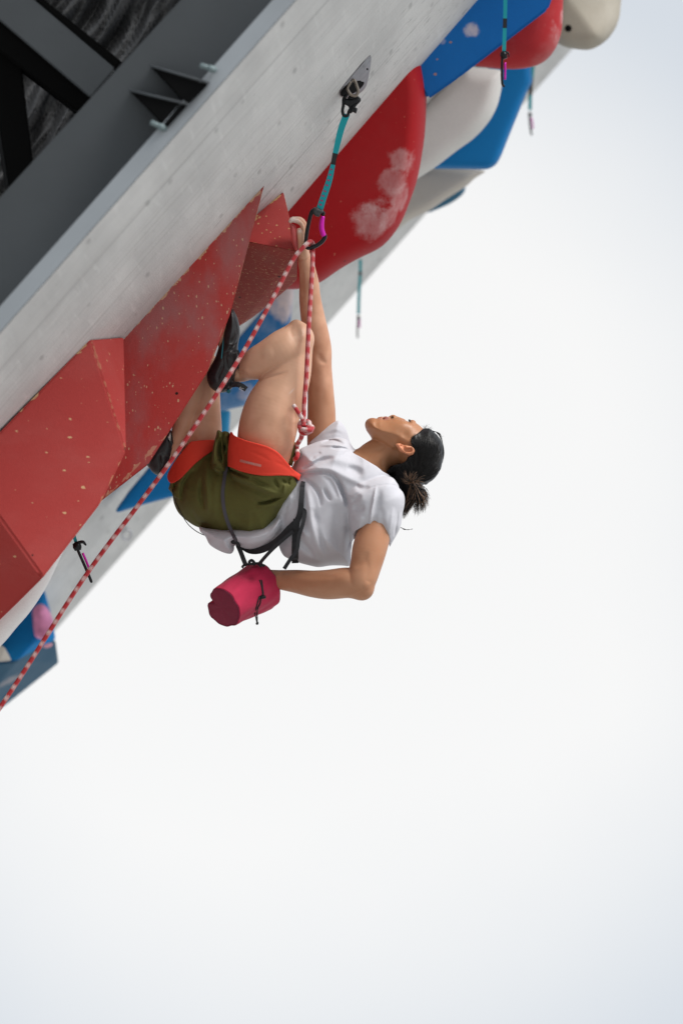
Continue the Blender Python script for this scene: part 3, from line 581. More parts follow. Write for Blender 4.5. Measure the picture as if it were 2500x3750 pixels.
# lower left
mw1=paint('white_paint_near',(.92,.90,.90),(.8,.72,.73),.4,.0,holes=False,rough=.6)
v15=pillow_vol('white_volume',rs([(250,1980),(221,2043),(170,2150),(112,2239),(58,2302),(0,2369),(-120,2470)])+[(-300,2400),(-200,2150),(100,1950)],10.75,80,70,mw1,h=8); vt(v15,'glossy white curved volume peeping out under the large faceted red one')
b16=thing('blue_volume',P1(80,2350,zd(12.6)),'blue faceted volume at the lower left edge carrying the pink hold','climbing volume',VG)
mb4=paint('blue_paint_left',(.004,.24,.62),(.02,.28,.62),.4,.0,holes=False); mb5=paint('blue_paint_left_dark',(.035,.12,.21),(.08,.17,.26),.6,.0,chalk=[(28,2470,zd(12.5),70,.5)],holes=False)  # lower facet in a darker, greyer blue
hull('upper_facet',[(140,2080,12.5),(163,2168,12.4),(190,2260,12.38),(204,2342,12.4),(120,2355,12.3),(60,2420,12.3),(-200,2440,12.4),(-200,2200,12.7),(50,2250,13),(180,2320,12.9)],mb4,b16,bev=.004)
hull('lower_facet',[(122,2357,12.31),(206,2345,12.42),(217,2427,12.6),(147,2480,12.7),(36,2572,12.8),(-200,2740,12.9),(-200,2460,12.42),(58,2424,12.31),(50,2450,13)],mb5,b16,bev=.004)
f=Field(100,215,2190,2390,zd(12.1),zd(12.5),4); f.pillow(rs(K('e3',[(262,760),(290,715),(340,698),(390,730),(425,800),(442,860),(420,930),(370,990),(320,985),(285,960),(268,860)]))[:-1],zd(12.3),70,45,2)
tag(surf('climbing_hold',f,mat('pink_resin',(.80,.22,.40),.5,var=.65,vscale=14),None),'big pink hold on the blue volume at the lower left','climbing hold')
f=Field(140,205,2340,2390,zd(12.1),zd(12.5),4); f.pillow(rs(K('e3',[(345,1045),(370,1030),(400,1022),(430,1022),(425,1045),(390,1060),(355,1062)]))[:-1],zd(12.25),25,10,2)
tag(surf('climbing_hold',f,mat('pale_pink_resin',(.75,.35,.45),.6),None),'small pale pink hold just below the big pink one','climbing hold')
v17=hull('cream_volume',[(-60,2340,12.1),(-60,2430,12.1),(0,2415,12.1),(44,2420,12.15),(18,2372,12.1),(0,2360,12.1),(-40,2400,12.5),(20,2400,12.3)],mcf,bev=.003); vt(v17,'small cream wedge at the left edge below the white curved volume')
# ring on the far wall
rg=[]; 
for i in range(25): 
    a=2*math.pi*i/24; rg.append((464+17*math.cos(a),1958+19*math.sin(a),zd(12.75)+6*math.cos(a)))
an=thing('wall_anchor',P1(464,1958,zd(12.8)),'small steel ring bolted to the far grey wall, beside the rope at the lower left','anchor')
tube('ring',rg,6,M['steel'],an,spl=False); tube('bolt',[(462,1940,zd(12.75)),(462,1938,zd(12.98))],8,M['steel'],an,n=1,spl=False)

# ------------------------------------------------------------------ PERSON
hip=P1(880,1800,0)
per=thing('person',hip,'climber in white T-shirt and olive shorts hanging face up, one hand in the chalk bag','person')
LTH=KR('c6',[(1090,315,138,-45),(1066,430,152,-52),(1022,600,184,-62),(962,750,208,-75),(892,900,232,-88),(850,1050,250,-98),(830,1180,262,-100),(830,1330,270,-95),(850,1450,270,-80)])
LCA=KR('c6',[(1092,318,140,-55),(1060,345,150,-66),(978,397,158,-84),(871,456,143,-84),(767,514,132,-66),(700,555,98,-42),(650,590,76,-22),(600,600,74,-20)])
RTH=[(742,1330,90,52),(748,1430,92,57),(746,1500,95,62),(736,1590,98,76),(722,1690,100,98),(740,1790,80,115)]
RCA=[(735,1330,85,50),(712,1400,70,46),(690,1470,60,43),(668,1550,52,35),(652,1600,50,28),(640,1640,50,26)]
RARM=KR('c6',[(1300,1200,125,140),(1292,1050,119,138),(1291,900,115,135),(1283,700,105,130),(1280,540,96,125),(1279,420,97,122),(1262,320,100,118),(1232,200,103,112),(1200,0,90,104)])+KR('c5',[(1128,880,94,98),(1112,760,80,94),(1103,680,68,92)])
LARM=KR('c8',[(1375,320,82,-140),(1345,430,104,-162),(1312,540,110,-180),(1288,645,100,-195),(1258,735,96,-205),(1225,765,92,-200),(1165,757,98,-185),(1050,768,95,-150),(950,764,86,-115),(850,749,75,-75),(740,737,62,-30),(670,725,52,-5),(625,725,50,10)])
body=Field(560,1640,790,2230,-290,260,2.7)
body.chain(LTH[:5]+KR('c6',[(852,1050,240,-96),(832,1180,228,-95),(825,1330,190,-80),(830,1420,160,-50)]),1.05,6); body.chain(LCA,1.0,7); body.chain(RTH[:4]+[(732,1670,104,66),(750,1740,112,50)],1.05,6); body.chain(RCA,1,6)
body.chain([(830,1790,20,80),(930,1810,0,85),(1060,1800,0,75),(1180,1745,5,92),(1290,1740,10,92),(1350,1760,10,75)],1.12,20)
body.chain([(1330,1770,-50,55),(1385,1850,-130,44)],1,14); body.chain([(1270,1720,70,50),(1215,1630,145,42)],1,14)
body.chain(RARM,1.0,6); body.chain(LARM,1.0,6)
body.fold(K('c6',[(770,662),(880,625),(960,604),(1020,578)]),-5,5,zmax=-20)
body.chain([(*K('c8',[(1258,785)])[0],-203,50),(*K('c8',[(1284,826)])[0],-198,22)],1,10)
# muscle shaping
body.fold(K('c6',[(1010,900),(1060,930),(1100,985)]),-5,16,zmax=-60); body.fold(K('c6',[(1270,430),(1285,480),(1330,520)]),-5,9)
body.fold(K('c6',[(1090,200),(1140,260),(1150,330)]),2,14,zmax=0); body.fold(K('c6',[(800,450),(900,440)]),2.5,22)
body.fold(K('c5',[(1060,760),(1075,900),(1070,1050)]),-3,9); body.fold(K('c5',[(1150,800),(1170,950)]),2,12)
body.fold(K('c8',[(1300,560),(1265,620),(1215,660)]),-3,10); body.fold(K('c8',[(1300,750),(1280,800)]),3,10)
body.fold(K('c8',[(800,690),(760,700),(750,720)]),-3,6)
for pts_,A_,w_ in [(K('c8',[(1180,790),(1050,800),(900,775)]),1.6,9),(K('c8',[(1100,720),(980,715),(860,712)]),-1.8,8),(K('c8',[(1290,600),(1300,680),(1280,740)]),-2,10),(K('c6',[(1310,560),(1330,700),(1345,860)]),2.2,13),(K('c6',[(1240,560),(1240,700),(1245,850)]),-2.2,12),
    (K('c5',[(1120,900),(1135,1050),(1160,1200)]),-1.8,8),(K('c5',[(1085,760),(1090,860),(1092,960)]),1.8,4),(K('c6',[(1000,700),(940,850),(900,1000)]),2,22),(K('c6',[(850,800),(760,950),(710,1080)]),-2,20),(K('c6',[(1080,230),(1060,300),(1090,370)]),-2,12),(K('c6',[(1130,280),(1120,340)]),1.8,9),(K('c6',[(640,560),(700,590)]),2.5,7)]: body.fold(pts_,A_,w_)
# hands: right hand curled over the hold
hz=98
body.chain(KR('d1',[(722,1650,128,93),(710,1500,138,94),(692,1330,132,96),(672,1180,110,98),(678,1060,92,100)]),1.3,14)
for i,(dz,dx,dy,r) in enumerate([(-32,0,0,9.6),(-9,18,-34,10),(13,28,-58,9.6),(34,26,-56,8.6)]):
    body.chain([(*K('d1',[(x_+dx*m_,y_+dy*m_)])[0],hz+dz,r*s_) for x_,y_,s_,m_ in ((668,1080,1.15,1),(688,960,1.0,1),(690,850,1.06,1),(655,750,.98,1),(575,690,1.02,.9),(490,668,.92,.7),(420,668,.9,.5),(392,690,.78,.4))],1,1.5)
body.chain([(*K('d1',[(700,1440)])[0],66,18),(*K('d1',[(672,1300)])[0],50,16),(*K('d1',[(650,1180)])[0],40,13.5)],1,10)
body.chain([(*K('d1',[(650,1190)])[0],40,13),(*K('d1',[(634,1080)])[0],34,11.6),(*K('d1',[(626,1020)])[0],32,12.2),(*K('d1',[(612,940)])[0],31,11),(*K('d1',[(598,880)])[0],36,8.6)],1,2)
body.fold(K('d1',[(600,640),(680,700),(716,800),(726,900)]),-2.6,2.6,zmax=95,taper=False)
body.chain([(*K('c6',[(1085,205)])[0],-58,22),(*K('c6',[(1130,235)])[0],-60,20)],1,12)
body.fold(K('c6',[(1060,195),(1040,250),(1060,300)]),-3,7)
body.fold(K('d1',[(625,1010),(660,1015)]),-1.6,2.2,zmax=60)
body.fold(K('d1',[(555,900),(590,860),(640,880),(655,960)]),-2.5,2.5,zmax=45)
body.fold(K('d1',[(560,850),(600,830)]),-2,3,zmax=60)
# left hand inside the bag
def q6(x,y,z,r): return (*K('d6',[(x,y)])[0],z,r)
body.chain([q6(1290,560,5,26),q6(1150,640,-20,26),q6(1020,700,-45,27)],1.2,5)
for dz,dy in ((-26,-30),(-9,-10),(9,10),(26,30)): body.chain([q6(1010,700+dy,-45+dz,11),q6(880,760+dy,-70+dz,10.5),q6(790,830+dy,-85+dz,9.5),q6(760,900+dy,-80+dz,8)],1,2)
body.chain([q6(1120,560,-20,12),q6(1000,520,-35,11),q6(920,560,-55,9)],1,3)
# feet inside shoes
body.chain([(868,1360,-20,30),(840,1330,-22,26),(820,1250,-25,22),(835,1180,-25,18)],1.1,8); body.chain([(640,1640,50,26),(615,1670,52,22),(590,1700,54,16)],1.1,8)
# neck and head
body.chain(KR('d7',[(640,800,230,6),(480,790,262,4),(330,890,300,3),(150,1080,330,0),(-60,1250,360,0)]),.92,16)
HZ=6
head=rs(K('d7',[(186,430),(180,350),(200,282),(240,245),(290,228),(360,236),(410,233),(470,243),(560,236),(650,228),(720,232),(800,256),(860,278),(905,280),(950,278),(985,302),(1050,342),(1112,398),(1220,470),(1310,570),(1370,700),(1380,850),(1340,980),(1240,1090),(1080,1150),(900,1120),(780,1020),(660,830),(520,720),(360,610),(240,540)]))
fc=Field(1330,1640,1500,1760,-120,120,2)
def headshape(b):
    b.pillow(head[:-1],HZ,92,88,9)
    # narrow the front of the face, square the jaw
    b.chain([(*K('d7',[(255,330)])[0],HZ+8,20),(*K('d7',[(420,480)])[0],HZ-34,22),(*K('d7',[(640,620)])[0],HZ-58,22)],1,12)
    b.ball((*K('d7',[(800,420)])[0],HZ-48),(34,28,26),14)            # cheek bone
    b.chain([(*K('d7',[(560,225)])[0],HZ+14,6),(*K('d7',[(620,213)])[0],HZ+18,9.5),(*K('d7',[(665,232)])[0],HZ+16,9),(*K('d7',[(800,262)])[0],HZ+14,5)],1,4)  # nose
    b.ball((*K('d7',[(618,226)])[0],HZ+4),(9,7,6),3)
    b.ball((*K('d7',[(608,214)])[0],HZ+3),(4.5,3.5,6),1.5,'s')
    b.chain([(*K('d7',[(468,232)])[0],HZ+10,5.5),(*K('d7',[(505,226)])[0],HZ+8,6.5),(*K('d7',[(548,236)])[0],HZ+4,4.5)],1.8,2.5)       # upper lip
    b.chain([(*K('d7',[(390,236)])[0],HZ+8,6),(*K('d7',[(435,230)])[0],HZ+8,6.5)],1.8,3)                # lower lip
    b.fold(K('d7',[(450,225),(462,245),(478,262)]),-2.2,2.6)
    b.fold(K('d7',[(575,215),(600,250),(640,262)]),-1.6,4)
    b.ball((*K('d7',[(935,292)])[0],HZ-2),(13,8,16),4)               # eyelid
    b.fold(K('d7',[(885,262),(890,290),(905,312)]),-3.,3.2)
    b.fold(K('d7',[(300,300),(360,380),(390,470)]),-3,11,zmax=0)      # under the chin
    b.fold(K('d7',[(560,300),(700,330),(820,400)]),2.2,20,zmax=0)
    b.fold(K('d7',[(760,500),(850,540),(900,600)]),-4,13,zmax=-20)     # temple hollow
    b.fold(K('d7',[(0,830),(200,790),(380,760),(520,680)]),-2.5,7,zmax=0)   # neck crease
    b.fold(K('d7',[(430,880),(440,1000),(450,1090)]),-3,8,zmax=0)
    b.fold(K('d7',[(250,1000),(450,830),(640,730)]),4,16,zmax=0)     # neck muscle
    ear=rs(K('d7',[(652,655),(700,640),(750,645),(800,668),(860,678),(930,692),(975,735),(978,790),(945,830),(890,842),(830,818),(760,782),(700,728)]))[:-1]
    ez=-92
    b.pillow(ear,ez,15,9,2)
    b.chain([(*K('d7',[(760,740)])[0],ez+6,10),(*K('d7',[(830,740)])[0],ez+14,14)],1,5)
    b.ball((*K('d7',[(778,682)])[0],ez-12),(10,7,16),2,'s')
    b.chain([(*K('d7',[(800,722)])[0],ez-14,6.5),(*K('d7',[(850,755)])[0],ez-13,8),(*K('d7',[(905,748)])[0],ez-13,8),(*K('d7',[(910,725)])[0],ez-14,5)],1.4,1.5,mode='s')
headshape(body)
def bodycol(V):
    x,y,z=V[:,0],V[:,1],V[:,2]
    def blob(cx,cy,r,zc=None,rz=40):
        d=((x-cx)**2+(y-cy)**2)/r**2
        if zc is not None: d=d+((z-zc)/rz)**2
        return np.exp(-d)
    lx,ly=K('d7',[(505,228)])[0]; lip=np.clip(1.4*(np.exp(-((x-lx)/10)**2-((y-ly)/5.5)**2)+np.exp(-((x-lx+21)/6)**2-((y-ly-1)/3)**2)*.6),0,1)
    ec=K('d7',[(820,750)])[0]; red=np.clip(1.3*np.exp(-(((x-ec[0])*.86+(y-ec[1])*.5)/42)**2-((-(x-ec[0])*.5+(y-ec[1])*.86)/24)**2)*(z<-84),0,.75)
    chalk=np.clip(blob(1072,806,22)*.8+blob(1096,846,7,30,25)*.7,0,.7)*(y<960)
    chalk=np.maximum(chalk,np.clip(np.exp(-(((x-1068)*.75+(y-1432)*.66)/3)**2-(((x-1068)*.66-(y-1432)*.75)/12)**2)*.35,0,.35))
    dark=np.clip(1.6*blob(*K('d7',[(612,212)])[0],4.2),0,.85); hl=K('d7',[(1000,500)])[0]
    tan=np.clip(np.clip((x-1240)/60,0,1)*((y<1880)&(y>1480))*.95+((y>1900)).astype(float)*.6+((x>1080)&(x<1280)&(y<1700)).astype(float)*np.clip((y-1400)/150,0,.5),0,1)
    pale=np.clip(((x<1160)&(z<60)).astype(float)*np.clip((1640-y)/420,0,.5),0,1)  # paler leg skin, with thigh and knee highlights put into the tone
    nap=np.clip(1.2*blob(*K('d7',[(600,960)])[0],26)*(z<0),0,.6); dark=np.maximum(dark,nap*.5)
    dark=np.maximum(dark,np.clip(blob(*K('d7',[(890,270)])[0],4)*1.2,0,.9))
    return dict(lip=lip,red=red,chalk=chalk,dark=dark,tan=tan,pale=pale)
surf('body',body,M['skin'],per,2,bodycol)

# eyelashes
lg=[]
for i in range(10):
    x0,y0=K('d7',[(882+i*2.5,284)])[0]; x1,y1=K('d7',[(874+i*3.4+random.uniform(-3,3),248+random.uniform(-4,6))])[0]
    lg.append(tubegeo([(x0,y0,HZ-10+i*2,.9),(x1,y1,HZ-12+i*2.5,.3)],1,4,1,spl=False))
multi('eyelashes',lg,M['hair'],per)

# hair
hairpoly=rs(K('d7',[(1112,400),(1160,395),(1230,405),(1300,462),(1372,540),(1418,620),(1438,720),(1440,850),(1424,980),(1392,1090),(1300,1220),(1200,1300),(1150,1345)]))+rs(K('c7',[(1185,985),(1130,1040),(1120,1100),(1070,1150),(1010,1215),(975,1270)]))+rs(K('c7',[(960,1200),(930,1000),(860,900),(800,868)]))+rs(K('d7',[(470,1112),(520,1090),(560,1060),(640,1000),(740,975),(825,935),(862,868),(915,850),(975,800),(985,750),(960,705),(925,660),(912,600),(932,548),(985,505),(1050,458)]))
hf=Field(1380,1640,1555,1905,-125,130,2.5); hf.pillow(rs(K('d7',[(600,1150),(470,1112),(420,1000),(500,700),(640,450),(850,350),(1000,340),(1112,385),(1160,392),(1230,405),(1300,462),(1372,540),(1418,620),(1438,720),(1440,850),(1424,980),(1392,1090),(1300,1220),(1200,1300),(1150,1345)]))+rs(K('c7',[(1185,985),(1130,1040),(1120,1100),(1070,1150),(1010,1215),(975,1270),(960,1200),(930,1000),(860,900),(800,868)])),HZ-1,102,84,4); ccx=[]
# locks: shallow grooves that run back to the tie
BUN=K('c7',[(1065,955)])[0]
for i in range(34):
    a=rng.uniform(-2.5,.9); R0=rng.uniform(70,150)
    x0,y0=BUN[0]+R0*math.cos(a)*1.0,BUN[1]+R0*math.sin(a)
    mx,my=(x0+BUN[0])/2+rng.uniform(4,16),(y0+BUN[1])/2+rng.uniform(-6,8)
    hf.fold([(x0,y0),(mx,my),BUN],rng.choice([-1,1])*rng.uniform(.8,2),rng.uniform(2.5,5),zmax=20)
hf.clip(hairpoly)
surf('hair',hf,M['hair'],per,1)
st=[];st2=[]
hl=rs(K('d7',[(640,1010),(740,985),(830,940),(865,880),(925,860),(980,800),(975,710),(925,650),(918,600),(935,552),(985,508),(1050,462),(1110,408),(1180,400),(1250,420),(1320,480),(1390,570),(1425,660),(1438,780),(1430,920),(1400,1060),(1330,1180)]))
for i in range(520):
    u=rng.uniform(0,len(hl)-1.001); k=int(u); f_=u-k; x0=hl[k][0]*(1-f_)+hl[k+1][0]*f_; y0=hl[k][1]*(1-f_)+hl[k+1][1]*f_
    s0=rng.uniform(0,.75)**1.6 if i>140 else 0; s1=min(1,s0+rng.uniform(.35,.8)); dx,dy=BUN[0]-x0,BUN[1]-y0; L=math.hypot(dx,dy)
    bow=rng.normal(0,3)+ .10*L*(1 if x0>1500 else .5); pts=[]
    for s in np.linspace(s0,s1,7):
        x=x0+dx*s+ -dy/L*bow*-math.sin(math.pi*s); y=y0+dy*s+dx/L*bow*-math.sin(math.pi*s)
        z=hf.zfront(x,y,-rng.uniform(.2,1.6)); 
        if z is None: continue
        pts.append((x,y,z,.75 if 0<s<1 else .5))
    if len(pts)>3: pts[0]=pts[0][:3]+(.2,); pts[-1]=pts[-1][:3]+(.2,); st.append(tubegeo(pts,1,4,3))
# hairline baby hairs and fly-aways
for i in range(46):
    u=rng.uniform(30,len(hl)-20) ; k=int(u); x0,y0=hl[k]; a=rng.uniform(-2.6,-.9); L=rng.uniform(6,20); z=rng.uniform(-30,30)
    st.append(tubegeo([(x0,y0+3,z,.5),(x0+L*.5*math.cos(a),y0+L*.5*math.sin(a),z,.38),(x0+L*math.cos(a)+rng.uniform(-3,8),y0+L*math.sin(a)+rng.uniform(0,5),z,.15)],1,4,3))
for i in range(9):
    o=rng.uniform(-6,5); st.append(tubegeo([(*K('d7',[(1215+8*i,410+5*i)])[0],HZ+rng.uniform(-20,20),.5),(*K('d7',[(1350+o+5*i,480+o)])[0],HZ,.6),(*K('d7',[(1432+o,640+o)])[0],HZ,.6),(*K('d7',[(1452+o*2,800)])[0],HZ,.6),(*K('d7',[(1425+o*2,960)])[0],HZ,.4)],1,4,4))
# fine hair over the temple, the nape and behind the ear
for i in range(90):
    u=rng.uniform(0,62); k=min(int(u),len(hl)-2); f_=u-k; x0=hl[k][0]*(1-f_)+hl[k+1][0]*f_; y0=hl[k][1]*(1-f_)+hl[k+1][1]*f_
    dx,dy=BUN[0]-x0,BUN[1]-y0; L=math.hypot(dx,dy); dx/=L; dy/=L; st_=rng.uniform(4,13); o_=rng.normal(0,4); pp=[]
    for s_ in (-st_,-st_*.5,0,9):
        x=x0+dx*s_-dy*o_*(-s_/20.),y0+dy*s_+dx*o_*(-s_/20.); zz_=[f_q.zfront(x[0],x[1],-.6) for f_q in (body,hf)]; zz_=[q for q in zz_ if q is not None]
        if zz_: pp.append((x[0],x[1],min(zz_),.42 if s_>-st_ else .12))
    if len(pp)==4 and max(p[2] for p in pp)-min(p[2] for p in pp)<25: st.append(tubegeo(pp,1,3,2))
# pony tail
tips=K('c7',[(1215,1085),(1212,1120),(1208,1160),(1195,1205),(1170,1240),(1150,1225),(1110,1262),(1100,1240),(1085,1200),(1040,1225),(1005,1230),(985,1280),(975,1300),(1000,1180),(960,1260),(1120,1180),(1180,1190)])
for i in range(560):
    tx,ty=tips[rng.integers(len(tips))]; tx+=rng.normal(0,5); ty+=rng.normal(0,5); z0=-70+rng.normal(0,14); z1=z0+rng.normal(10,24)
    bx,by=BUN[0]+rng.normal(0,7),BUN[1]+rng.normal(0,6); mx,my=(bx+tx)/2+rng.normal(3,6)+ (ty-by)*.10,(by+ty)/2+rng.normal(0,5)
    g_=tubegeo([(bx,by,z0-8,.8),(mx,my,(z0+z1)/2-6,.85),(tx+rng.normal(0,4),ty,z1,.15)],1,3,5); (st2 if rng.random()<.26 else st).append(g_)
for i in range(90):
    a=rng.uniform(-3.3,.6); L=rng.uniform(14,46); bx,by=BUN[0]+rng.normal(0,6),BUN[1]+rng.normal(0,6)
    g_=tubegeo([(bx,by,-100,.6),(bx+L*.5*math.cos(a),by+L*.5*math.sin(a),-112,.55),(bx+L*math.cos(a+.25),by+L*math.sin(a+.25),-104,.25)],1,4,4); (st2 if rng.random()<.6 else st).append(g_)
for i in range(5): st.append(tubegeo([(*K('c7',[(955+3*i,1390)])[0],-20,.8),(*K('c7',[(990,1402+2*i)])[0],-20,.9),(*K('c7',[(1030,1413-i)])[0],-20,.7),(*K('c7',[(1072,1400+i*2)])[0],-20,.2)],1,4,4))
multi('hair_strands',st,M['hair'],per); multi('hair_tips',st2,M['hair2'],per)

# ------------------------------------------------------------------ T-shirt
sh=Field(700,1500,1525,2090,-280,240,3.2)
tor=rs(K('e1',[(60,760),(85,690),(150,520),(270,455),(420,400),(600,360),(760,380),(862,500),(960,480),(1150,520),(1330,650),(1400,780),(1400,900),(1420,1000),(1440,1200),(1350,1400),(1150,1500),(950,1560),(850,1660),(825,1800),(815,1985),(700,1990),(550,1990),(400,2010),(250,1980),(150,1952),(40,1910),(-60,1840),(-150,1600),(-260,1300),(-260,1000),(-120,820)]))[:-1]
sh.pillow(tor,lambda X,Y: 8+0*X,172,150,10)
# far sleeve
sh.pillow(rs(K('e1',[(270,455),(300,400),(400,290),(500,212),(600,157),(655,138),(705,172),(760,262),(800,390),(845,480),(870,525),(800,600),(500,620)]))[:-1],118,70,58,10)
# tail of the shirt round the waist
tail=rs(K('d8',[(360,1075),(480,1100),(700,1100),(1000,1050),(1200,900),(1330,740),(1392,585),(1432,690),(1405,930),(1330,1035),(1200,1195),(1050,1290),(900,1318),(800,1290),(738,1275),(732,1322),(697,1364),(600,1342),(482,1272),(432,1182),(362,1120)]))[:-1]
sh.pillow(tail,lambda X,Y: -10-.05*(X-900),135,75,4)
# near sleeve
slv=rs(K('e1',[(740,1080),(860,960),(1060,880),(1230,850),(1370,880),(1445,1010),(1484,1062),(1504,1130),(1500,1220),(1480,1310),(1470,1390),(1448,1500),(1400,1600),(1345,1695),(1300,1780)]))[:-1]+K('e1',[(1305,1722),(1250,1655),(1150,1592),(1042,1566),(1036,1592),(950,1612),(850,1662),(800,1480),(772,1290)])
sh.pillow(slv,-125,100,80,6)
E=lambda p:K('e1',p)
zs=40
for a in [([(90,775),(250,775),(450,765),(620,795),(760,860),(900,925),(1010,960)],6,14),([(140,835),(300,808),(450,795),(570,825),(640,905),(700,1050),(745,1150),(765,1250)],-9,8),([(450,850),(540,900),(600,1000),(650,1130)],-4,9),
          ([(200,870),(330,965),(415,1095),(432,1240)],-6,7),([(250,960),(290,1200),(320,1450),(380,1700),(470,1870)],9,14),([(360,1380),(430,1580),(540,1780)],6,12),([(330,1250),(390,1500),(450,1680),(520,1850)],-6,11),
          ([(470,1000),(510,1080),(560,1165)],-6,6),([(650,880),(720,1060),(765,1240)],-8,7),([(600,1200),(640,1500),(660,1800)],-5,24),([(700,1300),(720,1600),(730,1850)],5,20),
          ([(200,750),(340,690),(450,645),(600,610)],-6,9),([(250,700),(330,650),(420,560)],6,9),([(300,640),(380,590),(430,545)],-4,7),([(480,330),(620,290),(730,330)],-4,6),([(460,300),(600,250),(720,270)],4,7),([(440,420),(600,395),(730,440)],-5,6),([(420,460),(560,450),(700,470),(800,500)],4,6),([(560,480),(700,485),(790,510)],-4,5),
          ([(760,740),(880,770),(950,850)],-5,16),([(550,640),(700,650),(850,700),(1000,760)],4,16),([(880,960),(950,1010),(1060,990)],-3,10),
          ([(840,1240),(930,1255),(990,1240)],-5,14),([(830,1180),(900,1130),(950,1100)],-4,10),([(1140,960),(1110,1150),(1075,1350),(1042,1620)],5.5,6),([(1190,1010),(1160,1200),(1120,1400),(1090,1600)],-3.5,12),([(1360,1250),(1330,1450),(1300,1600)],3,8),([(1420,1300),(1390,1500),(1370,1620)],-3,5),([(1200,1250),(1220,1420),(1230,1560)],-2.5,12),([(820,1380),(900,1400),(980,1380)],3,10),
          ([(-20,1500),(100,1600),(250,1750),(350,1900)],-5,12),([(60,1700),(200,1820),(400,1930),(600,1950)],4,14),([(150,1450),(200,1550),(300,1650)],5,9),([(750,1480),(790,1600),(770,1800)],-8,10)]:
    sh.fold(E(a[0]),a[1]*(1.75 if a[1]<0 else 1.35),a[2]*.85,zmax=zs)
sh.fold(E([(770,1142),(950,1052),(1100,987),(1250,957),(1380,968),(1442,1005)]),-2.0,2.6,zmax=0,taper=False)
sh.fold(E([(690,600),(760,540),(830,535)]),-3,3,zmax=60)
for a in [([(700,1230),(900,1260),(1100,1200),(1250,1050)],4,10),([(1300,820),(1250,980),(1180,1080)],-4,7),([(1230,950),(1150,1100),(1080,1200)],4,7),([(480,1180),(560,1250),(640,1300)],-4,9),([(620,1210),(650,1290),(690,1350)],3,8),([(1350,700),(1345,850),(1290,960)],-3,7)]:
    sh.fold(K('d8',a[0]),a[1],a[2],zmax=60)
for p in ([(866,1612),(950,1567),(1030,1540)],[(1048,1520),(1150,1548),(1262,1612),(1322,1690)],[(330,405),(430,310),(530,238),(640,178)]): sh.fold(E(p),-1.8,2.4,zmax=150,taper=False)
# neck opening: hollow so that the neck emerges

# sleeve openings
sl_,G_=sh.chainfield(KR('c8',[(1318,500,118,-175),(1306,560,112,-182),(1290,645,104,-195),(1265,720,100,-205)]),1.0,4,grow=1); sh.comb(sl_,G_,2,'s')
sh.clip(K('e1',[(-1250,500),(-1250,2150),(812,2100),(818,1800),(846,1665),(950,1612),(1036,1592),(1042,1564),(1150,1590),(1250,1655),(1305,1720),(1310,1790),(1700,1300),(1520,1000),(1440,985),(1372,888),(1300,832)])+rs(K('e1',[(1222,788),(1150,728),(1050,668),(930,598),(868,566),(842,545)]))+K('e1',[(872,524),(900,300),(700,60),(600,100),(270,440)]))
surf('t_shirt',sh,M['shirt'],per,2)

# ------------------------------------------------------------------ shorts
so_=Field(590,1110,1560,2000,-270,240,3.0)
but=rs(K('d8',[(75,625),(47,680),(70,712),(92,745),(102,825),(142,920),(200,985),(300,1060),(380,1095),(480,1140),(600,1183),(740,1170),(830,1192),(912,1216),(960,1185),(1080,1160),(1180,1050),(1280,900),(1330,745),(1392,640),(1385,585),(1335,545),(1200,500),(900,430),(640,400),(440,330),(300,420),(170,560)]))[:-1]
so_.pillow(but,lambda X,Y: 105-.36*(X-640),168,130,8)
sl_,G_=so_.chainfield(LTH,1.05,12,grow=10); 
pg=sdpoly(so_.x[sl_[0]][:,None],so_.y[sl_[1]][None,:],K('d8',[(660,160),(860,195),(1000,230),(1100,262),(1200,330),(1330,480),(1390,640),(1200,900),(700,900),(560,600)])).astype(np.float32)
so_.comb(sl_,np.maximum(G_,pg[:,:,None]),6)
sl_,G_=so_.chainfield(RTH,1.05,12,grow=9)
pg=sdpoly(so_.x[sl_[0]][:,None],so_.y[sl_[1]][None,:],K('d8',[(180,300),(530,200),(560,600),(400,900),(100,760),(60,640)])).astype(np.float32)
so_.comb(sl_,np.maximum(G_,pg[:,:,None]),6)
